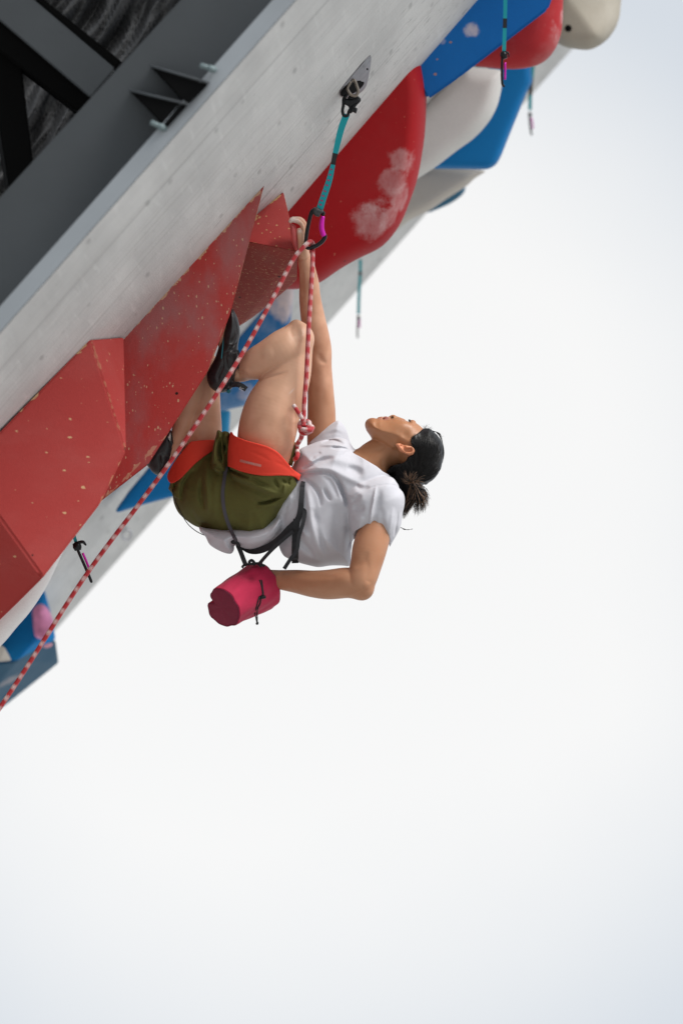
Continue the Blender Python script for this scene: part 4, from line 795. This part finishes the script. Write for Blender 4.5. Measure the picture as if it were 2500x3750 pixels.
# loose flaps of the legs
so_.pillow(rs(K('d8',[(556,70),(610,76),(684,100),(668,190),(650,300),(645,420),(650,500),(560,520),(500,440),(515,280),(538,150)]))[:-1],-55,70,22,4)
so_.pillow(K('d8',[(600,90),(690,110),(720,200),(700,330),(680,480),(580,480),(590,250)]),-30,50,12,6)
so_.pillow(K('d8',[(1352,190),(1388,205),(1372,330),(1340,450),(1250,420),(1252,345)]),-60,26,12,3)
so_.pillow(K('d8',[(850,178),(880,175),(912,166),(945,190),(965,210),(900,260)]),-150,40,16,3)
D8=lambda p:K('d8',p)
for a in [([(690,485),(800,540),(890,572)],-7,6),([(700,530),(880,610),(1050,690),(1200,745)],7,10),([(700,585),(880,670),(1060,750),(1180,800)],-5,11),([(975,815),(1000,835),(1100,815),(1240,765)],-9,6),([(960,850),(1060,870),(1200,850)],5,13),
          ([(450,470),(438,620),(455,800),(470,950)],8,13),([(400,560),(395,740),(420,900)],-7,12),([(500,450),(570,500),(620,530)],6,7),([(330,480),(230,580),(190,720),(200,820)],-8,10),([(150,540),(120,620),(105,700)],-6,6),([(250,520),(150,640)],5,7),([(280,900),(350,1020),(500,1080)],-3,9),
          ([(1150,560),(1170,620),(1200,680)],-6,6),([(1230,580),(1270,620),(1280,600)],-6,5),([(1270,620),(1255,700),(1240,760)],6,6),([(1330,560),(1300,600),(1310,650)],-5,5),([(560,540),(530,700),(520,900),(560,1050)],4,14),([(700,950),(850,1000),(1050,960)],-3,16),([(1200,850),(1150,1000),(1050,1100)],-3,12),([(900,560),(1000,620),(1100,650)],-4,8),
          ([(590,150),(580,300),(600,420)],-8,8),([(545,150),(525,300),(520,420)],4,6),([(600,60),(625,200),(625,330)],-5,7),([(760,480),(900,520),(1060,545)],-3,5)]:
    so_.fold(D8(a[0]),a[1]*(2.1 if a[1]<0 else 1.6),a[2]*.82,zmax=80)
for p in ([(580,1108),(640,1108),(680,1112)],[(640,560),(640,900),(720,1150)],[(660,560),(665,900),(745,1150)]): so_.fold(D8(p),-1.3,2.2,zmax=40)
surf('shorts',so_,M['shorts'],per,2)

# ------------------------------------------------------------------ harness
hz_=Field(600,1125,1570,1790,-260,250,2.6)
band=rs(K('d8',[(690,88),(712,92),(740,130),(860,180),(1000,218),(1100,252),(1200,312),(1280,402),(1350,482),(1432,537)]))+rs(K('d8',[(1410,602),(1345,555),(1200,545),(1080,548),(950,535),(800,500),(700,460),(630,440),(622,380),(632,280),(655,170)]))
sl_,G_=hz_.chainfield(LTH,1.05,20,grow=17)
pg=sdpoly(hz_.x[sl_[0]][:,None],hz_.y[sl_[1]][None,:],band).astype(np.float32)
G2=np.maximum(G_,pg[:,:,None]); hz_.comb(sl_,G2,0)
hz_.pillow(K('d8',[(1180,330),(1280,402),(1350,482),(1432,537),(1410,602),(1345,555),(1180,548)]),-110,62,14,4); hz_.clip(band+[])
hz_.fold(K('d8',[(712,100),(745,140),(860,190),(1000,228),(1100,262),(1195,322),(1275,412),(1345,492)]),1.6,3); hz_.fold(K('d8',[(640,430),(700,450),(800,490),(950,525),(1080,538),(1200,535),(1325,545)]),1.6,3); hz_.fold(K('d8',[(1360,490),(1345,520),(1340,550)]),-2.5,3)
for p in ([(1150,400),(1250,440),(1340,510)],[(900,300),(1000,330),(1120,400)],[(680,250),(690,330),(700,430)]): hz_.fold(K('d8',p),-1.2,5)
hb=surf('leg_loop',hz_,M['redweb'],per,1)
tag(hb,label='bright orange-red leg loop round the near thigh')
h2=Field(600,800,1570,1790,-60,240,2.6)
sl_,G_=h2.chainfield(RTH,1.05,20,grow=18); band2=rs(K('d8',[(280,190),(420,176),(540,180),(540,260),(430,340),(330,420),(250,500),(170,580),(75,628),(35,550),(90,430),(190,290)]))[:-1]
pg=sdpoly(h2.x[sl_[0]][:,None],h2.y[sl_[1]][None,:],band2).astype(np.float32); h2.comb(sl_,np.maximum(G_,pg[:,:,None]),0)
tag(surf('leg_loop',h2,M['redweb'],per,1),label='darker red leg loop round the far thigh')
# patch on the band
def zf(fl,pts,off=-2,default=0):
    r=[]
    for x,y,*q in pts:
        z=fl.zfront(x,y,off); z=default if z is None else z; default=z; r.append((x,y,z,*q))
    return r
pt=zf(hz_,K('d8',[(795,388),(830,398),(870,408),(910,418),(950,428),(985,436),(1015,444)]),-1.2)
ribbon('logo_patch',pt,9.5,mat('worn_grey_print',(.50,.16,.13),.8),hb,th=1.5)
for i,(a,b_) in enumerate(((860,872),(880,892),(898,905),(912,925),(932,940))):
    pt=zf(hz_,K('d8',[(a,407+(a-860)*.22),(b_,407+(b_-860)*.22)]),-2.4); ribbon('logo_print',pt,4.5,mat('faded_print',(.45,.25,.22),.8),hb,th=1,spl=False)
def comb_z(x,y,off=-3):
    zs=[f_.zfront(x,y,off) for f_ in (so_,sh,hz_) if f_.x[0]<x<f_.x[-1] and f_.y[0]<y<f_.y[-1]]; zs=[z for z in zs if z is not None]
    return min(zs) if zs else None
def onbody(c,pts,off=-3,default=-100):
    r=[];
    for x,y,*q in crom(K(c,pts),3):
        z=comb_z(x,y,off); z=default if z is None else z; default=z; r.append((x,y,z,*q))
    # even out jumps
    a=np.array(r); 
    for _ in range(3): a[1:-1,2]=np.minimum(a[1:-1,2],(a[:-2,2]+a[2:,2])/2)
    return [tuple(p) for p in a]
ribbon('riser_strap',onbody('d8',[(652,455),(640,520),(628,600),(615,700),(615,780),(625,880),(648,980),(680,1070),(715,1150),(745,1210),(770,1262)]),13,M['grey'],per,th=3,spl=False)
tube('elastic_cord',onbody('d8',[(92,690),(105,770),(140,860),(190,960)],-2)+[(x,y,60-i*20) for i,(x,y) in enumerate(K('d8',[(250,1052),(320,1115),(400,1160),(500,1192),(600,1200),(700,1200)]))],1.6,M['black'],per,sides=6,n=3)
belt=[(1452,620,-60,13),(1442,700,-90,15),(1435,800,-128,17),(1425,900,-150,18),(1395,1010,-152,19),(1310,1100,-146,22),(1220,1200,-120,23),(1110,1280,-90,22),(1000,1328,-60,21),(900,1335,-30,17),(820,1300,-10,12),(760,1262,10,8)]
bp_=[(*K('d8',[(x,y)])[0],z,w_*1.15) for x,y,z,w_ in belt]
bp2=[]
for p in crom(bp_,3):
    z=sh.zfront(p[0],p[1],-5) if p[1]<1990 else None; bp2.append((p[0],p[1],min(p[2],z) if z is not None else p[2],p[3]))
bt=ribbon('waist_belt',bp2,18,M['black'],per,th=8,spl=False)
# far half of the belt, round the belly and the far hip
ribbon('waist_belt',[(bp2[0][0],bp2[0][1],bp2[0][2],14),(1112,1740,0,16),(1110,1765,70,18),(1100,1830,150,20),(1050,1930,160,20),(960,1990,110,18),(bp2[-1][0],bp2[-1][1],bp2[-1][2],10)],18,M['black'],per,th=6)
ribbon('gear_loop_strap',zf(sh,crom(K('d8',[(1385,1000),(1378,1100),(1372,1200),(1368,1300),(1368,1400),(1370,1462)]),2),-9,-150),25,M['black'],per,th=4,spl=False)
ribbon('gear_loop_strap',[(*K('d8',[p[:2]])[0],p[2]) for p in [(1345,1130,-165),(1250,1210,-160),(1150,1300,-150),(1080,1370,-140),(1010,1450,-115),(985,1480,-100)]],13,M['black'],per,th=4)
ribbon('gear_loop_strap',[(*K('d8',[p[:2]])[0],p[2]) for p in [(1465,780,-130),(1470,900,-165),(1455,1030,-178),(1410,1180,-178),(1385,1330,-175),(1320,1420,-170),(1255,1520,-160)]],14,M['black'],per,th=4)
ribbon('gear_loop_strap',[(*K('d8',[p[:2]])[0],p[2]) for p in [(770,1270,-70),(800,1340,-80),(830,1420,-90),(850,1470,-95)]],17,M['black'],per,th=4)
f=Field(800,900,1960,2020,-140,-20,2.5)
f.chain([(*K('d8',[(640,1262)])[0],-90,4),(*K('d8',[(670,1215)])[0],-92,6),(*K('d8',[(720,1222)])[0],-95,8),(*K('d8',[(765,1250)])[0],-92,7),(*K('d8',[(790,1280)])[0],-88,5)],1,3); f.ball((*K('d8',[(725,1240)])[0],-95),9,4)
surf('strap_buckle',f,M['black'],per,1)
# cuff of red belt tab near the hip
# ------------------------------------------------------------------ shoes
def D3(p): return K('d3',p)
s1=Field(740,900,1110,1450,-95,60,2.2)
shp=rs(D3([(752,55),(800,108),(862,220),(912,360),(946,520),(960,650),(948,800),(918,950),(908,1110),(935,1200),(920,1330),(905,1460),(860,1600),(825,1720),(815,1880),(795,2010),(745,2100),(640,2165),(500,2200),(400,2188),(300,2140),(200,2050),(140,1930),(118,1800),(128,1690),(200,1560),(330,1300),(430,1000),(520,700),(600,380),(690,90)]))[:-1]
s1.pillow(shp,-22,50,40,4)
for a in [([(600,820),(610,920),(680,970),(760,970),(830,900),(870,780),(860,640)],3,3.2),([(800,300),(850,480),(870,640),(850,800)],-3,2.5),([(560,1210),(700,1120),(790,1010),(900,880)],-3.5,3),([(520,1250),(540,1450),(500,1600),(420,1780),(410,1950)],-4,4),([(600,1250),(610,1400),(650,1550),(720,1650)],-4,5),([(640,1220),(700,1180),(680,1300)],3,6),([(450,1400),(400,1600),(300,1800)],3,9),([(700,1950),(680,2080),(560,2160)],-3,3),([(760,1700),(740,1850),(700,1990)],3,4),([(560,900),(590,1120)],-2,5)]:
    s1.fold(D3(a[0]),a[1],a[2],zmax=-25)
s1.fold(D3([(600,560),(640,680),(700,760),(760,840)]),2.5,12,zmax=-25)
sl_,G_=s1.chainfield(LCA,1,4,grow=1); s1.comb(sl_,G_,2,'s')
SHo=surf('climbing_shoe',s1,M['rubber'],per,1); tag(SHo,label='black shoe of the bent near leg')
ribbon('rand_stripe',zf(s1,crom(D3([(540,800),(535,900),(520,1050),(505,1200),(490,1330)]),3),-1,-60),3.2,M['teal'],SHo,th=1.5,spl=False)
ribbon('strap',zf(s1,crom(D3([(700,1010),(760,1090),(840,1130),(905,1140)]),3),-1.5,-60),9,mat('matte_black_strap',(.03,.032,.036),.6),SHo,th=3,spl=False)
ribbon('tongue_tab',[(*D3([(905,1130)])[0],-60),(*D3([(940,1240)])[0],-62),(*D3([(1010,1330)])[0],-60),(*D3([(1030,1390)])[0],-58)],8,M['rubber'],SHo,th=4)
ribbon('tongue_tab',[(*D3([(860,1560)])[0],-62),(*D3([(920,1560)])[0],-63),(*D3([(950,1640)])[0],-60)],6,M['rubber'],SHo,th=4)
tube('collar_trim',[(*D3([p])[0],z) for p,z in (((935,1440),-64),((905,1540),-66),((840,1640),-66),((812,1760),-64),((800,1900),-58))],2.6,M['rubber'],SHo)
tb=ribbon('pull_tab',[(*D3([p])[0],z) for p,z in (((740,2000),-50),((880,1985),-58),((1010,2035),-62),((1120,2115),-62))],20,M['rubber'],SHo,th=4)
tube('pull_cord',[(*D3([(650,2150)])[0],-40),(*D3([(690,2175)])[0],-44)],7,M['teal'],SHo,n=2,spl=False)
def text(name,s,c,x,y,z,size,ang,m,parent,ext=.5):
    cu=bpy.data.curves.new(name,'FONT'); cu.body=s; cu.size=size*PX; cu.extrude=ext*PX; cu.resolution_u=3
    o=bpy.data.objects.new(name,cu); COL.objects.link(o); dg=bpy.context.evaluated_depsgraph_get(); me=bpy.data.meshes.new_from_object(o.evaluated_get(dg)); bpy.data.objects.remove(o)
    V=np.array([v.co[:] for v in me.vertices])/PX; ca,sa=math.cos(ang),math.sin(ang); px,py=K(c,[(x,y)])[0]
    X=px+V[:,0]*ca+V[:,1]*sa; Y=py+V[:,0]*sa-V[:,1]*ca
    Fs=[tuple(p.vertices) for p in me.polygons]; bpy.data.meshes.remove(me)
    return mk(name,P(X,Y,z-V[:,2]),Fs,m,parent,smooth=False)
text('shoe_lettering','SC','d3',925,2105,-68,15,math.radians(27),M['white'],SHo)
s2=Field(530,660,1560,1750,-20,120,2.2)
s2.pillow(rs(K('d4',[(612,948),(652,1020),(682,1130),(686,1230),(664,1330),(620,1450),(560,1590),(460,1740),(385,1772),(300,1724),(240,1652),(200,1600),(150,1500),(350,1150),(520,960)]))[:-1],52,46,34,4)
for a in [([(555,1090),(600,1170),(640,1280)],-4,3),([(400,1380),(420,1500),(450,1620)],-4,4),([(420,1380),(520,1420),(590,1500)],-3,4),([(610,960),(620,1080),(600,1150)],-3,3)]: s2.fold(K('d4',a[0]),a[1],a[2],zmax=50)
SH2=surf('climbing_shoe',s2,M['rubber'],per,1); tag(SH2,label='black shoe of the far leg, lower on the wall')
f=Field(600,635,1570,1625,-5,60,1.8); f.pillow(K('d4',[(608,985),(618,1060),(605,1160),(570,1110),(556,1080)]),16,12,4,1); surf('white_patch',f,mat('pale_shoe_patch',(.55,.55,.52),.7),SH2,1)
ribbon('pull_tab',[(*K('d4',[p])[0],z) for p,z in (((655,1460),14),((720,1452),10),((790,1445),8),((848,1435),10))],28,M['teal'],SH2,th=3)
text('shoe_lettering','sc','d4',752,1495,4,13,math.radians(-12),M['white'],SH2)

# ------------------------------------------------------------------ chalk bag
def v3(*a): return np.array(a,float)
ax=v3(.62,-.362,.70); ax/=np.linalg.norm(ax); e1_=np.cross(ax,v3(0,0,1)); e1_/=np.linalg.norm(e1_); e2_=np.cross(ax,e1_)
B0=v3(*K('d6',[(452,1042)])[0],-150); Lb=222
cb=thing('chalk_bag',P1(860,2200,-80),'magenta cloth chalk bag with a black drawcord, hanging open behind the climber','chalk bag')
def bagr(s,a):
    r=72+15*s
    r+=2.2*math.sin(3*a+5*s)+1.6*math.sin(7*a-4*s)+1.2*math.sin(11*a+9*s)
    return r
nr,na=44,84; V=[]
notch=math.atan2(np.dot(v3(-.98,-.2,0),e2_),np.dot(v3(-.98,-.2,0),e1_))
def bagp(s,a,k=1.):
    r=bagr(s,a)*k; dn=(a-notch+math.pi)%(2*math.pi)-math.pi
    r-=34*math.exp(-(dn/.20)**2)*max(0,1-s*3.2)*(k**2)                 # the pinched fold at the bottom
    dd=math.exp(-((s-.62)/.13)**2)*math.exp(-(((a-adent+math.pi)%(2*math.pi)-math.pi)/.35)**2)
    r-=11*dd
    c=B0+ax*Lb*s; return c+r*(math.cos(a)*e1_+math.sin(a)*e2_)
adent=math.atan2(np.dot(v3(-.1,-.75,-.7),e2_),np.dot(v3(-.1,-.75,-.7),e1_))
for i in range(nr+1):
    for j in range(na): V.append(bagp(i/nr,2*math.pi*j/na))
Fc=[(i*na+j,i*na+(j+1)%na,(i+1)*na+(j+1)%na,(i+1)*na+j) for i in range(nr) for j in range(na)]
V=np.array(V); o_=mk('bag_wall',P(V[:,0],V[:,1],V[:,2]),Fc,M['bag'],cb); md=o_.modifiers.new('s','SOLIDIFY'); md.thickness=.003; md.offset=1
V=[];nb=16
for i in range(nb+1):
    for j in range(na):
        k=i/nb; a=2*math.pi*j/na; p=bagp(0,a,max(k,.001)) - ax*(3+4*(1-k*k)) + ax*2.0*math.sin(6*a+3)*k*(1-k); V.append(p)
V=np.array(V); Fc=[(i*na+j,(i+1)*na+j,(i+1)*na+(j+1)%na,i*na+(j+1)%na) for i in range(nb) for j in range(na)]
mk('bag_base',P(V[:,0],V[:,1],V[:,2]),Fc,cloth('shaded_magenta_canvas',(.19,.008,.034),.4,500,sheen=.1,var=.25),cb)  # bag magenta darkened: shade of the underside is in the colour
rim=[tuple(bagp(1,2*math.pi*j/60)+ax*1) for j in range(61)]; tube('rim_piping',rim,3.6,cloth('rim_canvas',(.20,.006,.035),.4,500,sheen=0),cb,sides=8,n=1,spl=False)
rim=[tuple(bagp(0,2*math.pi*j/60)-ax*2) for j in range(61)]; tube('base_piping',rim,2.4,cloth('base_piping_canvas',(.14,.006,.03),.4,500,sheen=0),cb,sides=8,n=1,spl=False)
V=[];
for i in range(2):
    for j in range(na): V.append(bagp(1-.012-.5*i,2*math.pi*j/na,.94))
V=np.array(V); mk('lining',P(V[:,0],V[:,1],V[:,2]),[(j,(j+1)%na,na+(j+1)%na,na+j) for j in range(na)],mat('pale_fleece',(.5,.45,.45),.95),cb)
D6=lambda p:K('d6',p)[0]
def zb(x,y,off=-4):   # front of the bag
    best=None
    for s in np.linspace(0,1,40):
        for a in np.linspace(0,2*math.pi,80):
            p=bagp(s,a)
            if abs(p[0]-x)<4 and abs(p[1]-y)<4 and (best is None or p[2]<best): best=p[2]
    return (best if best is not None else -150)+off
zz=zb(*D6([(1075,580)]))
cds=[[(1062,572),(1085,640),(1105,720),(1115,800),(1100,850)],[(1095,572),(1108,640),(1115,720),(1128,800),(1120,850)],[(1060,860),(1035,940),(1005,1050),(985,1130),(1000,1210),(1018,1290)],[(1080,870),(1075,960),(1030,1060),(1022,1150),(1022,1230),(1020,1290)]]
multi('drawcord',[tubegeo([(*D6([p]),zb(*D6([p]),-5 if k<2 else -8)) for p in c],2.5,8,4) for k,c in enumerate(cds)],M['black'],cb)
z_=zb(*D6([(1100,865)]),-10)
multi('cord_lock',[tubegeo([(*D6([(1072,868)]),z_,7),(*D6([(1120,862)]),z_,7),(*D6([(1168,860)]),z_,5)],1,10,2),tubegeo([(*D6([(1040,880)]),z_,6),(*D6([(1075,870)]),z_,7)],1,8,1,spl=False)],M['blackmetal'],cb)
multi('cord_knot',[tubegeo([(*D6([(1005,1290)]),z_+8,4),(*D6([(1018,1300)]),z_+8,6.5),(*D6([(1025,1330)]),z_+8,3.5)],1,8,3)],M['black'],cb)
zr=-60
multi('hanging_loop',[ribgeo([(*D6([(770,340)]),zr-8),(*D6([(840,312)]),zr-10),(*D6([(930,300)]),zr-10),(*D6([(1030,290)]),zr-10),(*D6([(1110,300)]),zr-8)],9,5),ribgeo([(*D6([(905,320)]),zr-12),(*D6([(890,270)]),zr-14),(*D6([(925,240)]),zr-14),(*D6([(968,275)]),zr-14),(*D6([(960,325)]),zr-12)],11,6),ribgeo([(*D6([(1060,345)]),zr-16),(*D6([(1100,320)]),zr-16),(*D6([(1150,335)]),zr-14)],10,5),ribgeo([(*D6([(765,365)]),zr-10),(*D6([(790,330)]),zr-12),(*D6([(830,300)]),zr-12)],9,5)],M['black'],cb)

# ------------------------------------------------------------------ quickdraws
QG='quickdraws hanging from the wall'
def dogbone(pts,wd,parent,tape=None,dash=None):
    ribbon('sling',pts,wd,M['sling'],parent,th=5,n=3)
    a=crom(pts,20)
    if tape:
        i0,i1=int(tape[0]*(len(a)-1)),int(tape[1]*(len(a)-1)); seg=a[i0:i1+1:2]; ribbon('tape',[(p[0],p[1],p[2],(p[3] if len(p)>3 else wd)*1.08) for p in seg],wd,M['black'],parent,th=7,n=1)
    if dash:
        gs=[]
        for s in np.linspace(*dash):
            i=int(s*(len(a)-1)); p=a[i]; q_=a[min(i+1,len(a)-1)]; d=(q_-p)[:3]; d/=np.linalg.norm(d); w_=(p[3] if len(p)>3 else wd)
            c=p[:3]-v3(0,0,4.5)-v3(d[1]*-1,d[0],0)*(-w_*.12); gs.append(ribgeo([tuple(c-d*2.6),tuple(c+d*2.6)],w_*.45,1,1,spl=False))
        multi('bar_tacks',gs,M['sling2'],parent,smooth=False)
q1=thing('quickdraw',P1(1230,500,zd(10.5)),'turquoise quickdraw in the middle, with the climbing rope clipped through its lower carabiner',"quickdraw",QG)
zt=zd(10.47); zl=14
top=K('d2',[(632,1690)])[0]; bot=K('d1',[(1070,400)])[0]
def lz(y): return zt+(zl-zt)*(y-top[1])/(bot[1]-top[1])
sp_=[(top[0],top[1],zt,25)]+[(x,y,lz(y),w_) for (x,y,w_) in [(1249,470,24),(1232,540,21),(1224,575,17),(1218,605,17),(1205,660,22),(1185,720,24)]]+[(bot[0],bot[1],zl,25)]
dogbone(sp_,24,q1,tape=(.36,.56),dash=(.62,.95,8))
D1=lambda p,z,r=None:(*K('d1',[p])[0],z)+((r,) if r else ())
c1=tube('carabiner',[D1((1120,560),zl+4,6),D1((1150,500),zl+3,7),D1((1080,450),zl,8),D1((980,420),zl,8),D1((900,455),zl,8),D1((862,540),zl,7.4),D1((820,700),zl,7.4),D1((780,900),zl,7.4),D1((752,1100),zl,7),D1((745,1220),zl,6.5),D1((785,1300),zl,6.5),D1((880,1292),zl,7.5),D1((1010,1235),zl,7.8),D1((1120,1150),zl,8),D1((1185,1060),zl,7.5),D1((1195,990),zl,6)],7,M['blackmetal'],q1,sides=12,n=5)
tube('gate',[D1((1140,575),zl+1,7.5),D1((1115,720),zl,9),D1((1112,850),zl,9.5),D1((1140,960),zl,9.5),D1((1172,1030),zl,9)],8,M['magenta'],c1,sides=12,n=5)
f=Field(1140,1195,755,805,-15,45,2); f.pillow(K('d1',[(930,365),(1010,355),(1060,400),(1150,430),(1160,480),(1090,520),(1060,590),(970,570),(900,500),(905,440)]),zl,15,7,2); surf('rubber_keeper',f,mat('black_rubber_keeper',(.035,.037,.04),.6),q1,1)
D2=lambda p,z,r=None:(*K('d2',[p])[0],z)+((r,) if r else ())
c2=tube('carabiner',[D2((640,1180),zt,5.5),D2((560,1290),zt,6.5),D2((548,1450),zt,6),D2((525,1600),zt,6),D2((560,1720),zt,6),D2((660,1720),zt,6),D2((700,1600),zt,6),D2((780,1520),zt,8),D2((880,1420),zt,5.5),D2((965,1320),zt,6),D2((900,1255),zt,7),D2((760,1270),zt,9),D2((680,1230),zt,7)],6,M['blackmetal'],q1,sides=10,n=4)
f=Field(1245,1325,350,425,zt-25,zt+25,2); f.pillow(K('d2',[(560,1250),(700,1290),(840,1260),(960,1270),(985,1330),(880,1400),(760,1500),(700,1560),(680,1490),(600,1440),(545,1440)]),zt,12,7,2); f.pillow(K('d2',[(740,1530),(800,1480),(920,1530),(910,1600),(880,1680),(800,1630),(740,1680),(690,1620)]),zt,12,7,2); surf('rubber_keeper',f,M['blackmetal'],q1,1)
# hanger with its hood
zt=zd(10.47)
hg=thing('bolt_hanger',P1(1310,290,zd(10.55)),'pointed grey metal hanger hood on the wall that holds the main quickdraw','bolt hanger')
zh=zd(10.56)
def ring_pt(c,a,b,ang,th,z,dz): ca,sa=math.cos(ang),math.sin(ang); u=a*math.cos(th); v=b*math.sin(th); return (c[0]+u*ca-v*sa,c[1]+u*sa+v*ca,z+dz*math.sin(th))
apex=K('d2',[(1238,160)])[0]; oc=K('d2',[(800,1000)])[0]; V=[];nn=36;mm=14
for i in range(mm+1):
    s=i/mm; cx=oc[0]+(apex[0]-oc[0])*s; cy=oc[1]+(apex[1]-oc[1])*s; kk=(1-s)**.75+.02*(1-s)
    for j in range(nn): q_=ring_pt((cx,cy),54*kk,27*kk,math.radians(-30),2*math.pi*j/nn,0,0); V.append((q_[0],q_[1],zd(wall_d(q_[0],q_[1]))-7-30*kk*max(0,math.sin(2*math.pi*j/nn))))
V=np.array(V); mk('hood',P(V[:,0],V[:,1],V[:,2]),[(i*nn+j,i*nn+(j+1)%nn,(i+1)*nn+(j+1)%nn,(i+1)*nn+j) for i in range(mm) for j in range(nn)],mat('grey_cast_metal',(.20,.20,.215),.45,metal=.3,var=.2,vscale=40),hg).modifiers.new('s','SOLIDIFY').thickness=.002
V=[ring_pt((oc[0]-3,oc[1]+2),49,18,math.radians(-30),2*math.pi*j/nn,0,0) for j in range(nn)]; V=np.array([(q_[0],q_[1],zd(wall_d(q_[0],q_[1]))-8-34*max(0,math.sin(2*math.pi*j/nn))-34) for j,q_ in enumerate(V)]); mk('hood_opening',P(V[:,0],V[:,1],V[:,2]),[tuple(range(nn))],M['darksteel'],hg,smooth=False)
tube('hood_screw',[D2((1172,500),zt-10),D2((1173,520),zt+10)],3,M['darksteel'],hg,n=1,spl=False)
tube('chain_link',[D2(p_,zt-16) for p_ in ((760,830),(830,800),(890,930),(930,1080),(880,1200),(760,1190),(700,1120),(650,1000),(740,840))],6,M['chain'],hg,sides=10,n=4)
def hangdraw(label,pts,z,wd,cpts,gpts,cr,kpts=None,tape=None,loop=True):
    q=thing('quickdraw',P1(pts[-1][0],pts[-1][1],z),label,'quickdraw',QG)
    dogbone([(x,y,z) for x,y in pts],wd,q,tape=tape)
    c=tube('carabiner',[(x,y,z) for x,y in cpts],cr,M['blackmetal'],q,sides=10,n=4)
    back=[(x,y,z+70*math.sin(math.pi*s)) for (x,y),s in zip(cpts,np.linspace(0,1,len(cpts)))]
    tube('gate',[(x,y,z-1) for x,y in gpts],cr*.85,M['magenta'],c,sides=8,n=4)
    tube('carabiner_bow',back,cr*.8,M['blackmetal'],c,sides=8,n=4)
    if kpts: tube('rubber_keeper',[(x,y,z-2,r) for x,y,r in kpts],1,M['blackmetal'],q,sides=10,n=4)
    return q
Z2=zd(10.98)
hangdraw('turquoise quickdraw hanging plumb in front of the blue volume at the top of the photo',K('e2',[(609,-260),(609,0),(607,120),(604,220),(601,325)]),Z2,14,K('e2',[(590,345),(588,400),(587,470),(590,530),(600,548)]),K('e2',[(607,398),(608,450),(606,505)]),5,[(*K('e2',[p])[0],r) for p,r in (((585,328),7),((597,345),14),((607,372),10))],tape=(.49,.64))
tube('keeper_tail',[(*K('e2',[p])[0],Z2-3,r) for p,r in (((605,330),5),((625,333),4),((632,350),2.5),((630,362),1.5))],1,M['blackmetal'],[o for o in bpy.data.objects if o.name.startswith('quickdraw')][-1],sides=8)
hangdraw('blurred turquoise quickdraw hanging against the sky at the right',K('e2',[(785,400),(780,470),(772,540),(768,620),(766,700)]),zd(12.9),13,K('e2',[(763,725),(764,770),(770,820),(776,858)]),K('e2',[(775,748),(782,790),(783,820)]),4.5,[(*K('e2',[p])[0],r) for p,r in (((764,715),8),((768,740),9))],tape=(.35,.7))
hangdraw('blurred turquoise quickdraw hanging against the sky just right of the climber\'s raised arm',[(1320,950),(1318,1010),(1314,1080),(1312,1150)],zd(12.9),11,[(1311,1160),(1309,1190),(1308,1215),(1309,1236)],[(1315,1165),(1316,1185),(1315,1200)],4,[(1311,1155,7),(1313,1170,8)],tape=(.25,.32))
hangdraw('tilted quickdraw with the rope running through it, under the large faceted red volume',K('e3',[(560,40),(600,120),(622,190)]),-150,12,K('e3',[(618,200),(640,260),(670,330),(705,410),(735,480),(750,518)]),K('e3',[(678,280),(702,335),(728,400)]),5.5,[(*K('e3',[p])[0],r) for p,r in (((612,195),10),((632,225),17),((640,260),12))],tape=None)
tube('keeper_tail',[(*K('e3',[p])[0],-160,r) for p,r in (((640,195),6),((680,190),6),((700,210),4),((706,220),2))],1,M['blackmetal'],[o for o in bpy.data.objects if o.name.startswith('quickdraw')][-1],sides=8)

# ------------------------------------------------------------------ rope
rp=thing('climbing_rope',P1(1130,900,0),'red and white rope running from the lower left through the carabiner to the harness knot','rope')
R=8.4
main=[(-2100,5500,-900),(-1200,4250,-620),(-420,3180,-345),(0,2592,-265),(300,2128,-205),(500,1858,-195),(640,1668,-190),(800,1432,-165),(900,1272,-110),(1000,1090,-60),(1070,955,-20),(1110,905,-8),(*K('d1',[(790,1190)])[0],2),(*K('d1',[(850,1150)])[0],12),(*K('d1',[(900,1190)])[0],24),(*K('d1',[(905,1290)])[0],26),(*K('d1',[(905,1450)])[0],14),(1143,980,-25),(1137,1080,-75),(1131,1180,-128),(1126,1280,-156),(1121,1380,-172),(1114,1470,-185),(*K('d5',[(715,850)])[0],-196),(*K('d5',[(725,960)])[0],-204)]
tube('rope',main,R,M['rope'],rp,sides=14,n=8)
D5=lambda p,z,r=R*1.05:(*K('d5',[p])[0],z,r)
kn=[tubegeo([D5((725,950),-190),D5((650,1010),-175),D5((600,900),-190),D5((660,820),-180),D5((780,800),-175),D5((880,840),-188),D5((890,960),-196),D5((800,1040),-200)],1,12,5),
    tubegeo([D5((590,880),-176),D5((580,980),-192),D5((650,1060),-206),D5((780,1085),-212),D5((920,1080),-206),D5((985,1010),-192),D5((930,960),-180)],1,12,5),
    tubegeo([D5((600,1060),-170),D5((640,1150),-186),D5((760,1190),-196),D5((880,1150),-192),D5((960,1080),-180),D5((900,900),-170)],1,12,5),
    tubegeo([D5((640,1130),-165),D5((700,1030),-176),D5((800,980),-176),D5((900,1000),-170)],1,12,4),
    tubegeo([D5((700,1140),-175),D5((660,1220),-165),D5((630,1340),-140),D5((560,1460),-110),D5((500,1560),-80),D5((490,1700),-70),D5((520,1860),-90),D5((480,1980),-96),D5((400,2020),-70)],1,12,5),
    tubegeo([D5((380,280),-205,7.6),D5((480,430),-208,7.6),D5((590,600),-206,7.8),D5((680,760),-196,7.8),D5((700,860),-184,7.8)],1,12,4)]
multi('knot',kn,M['rope'],rp)
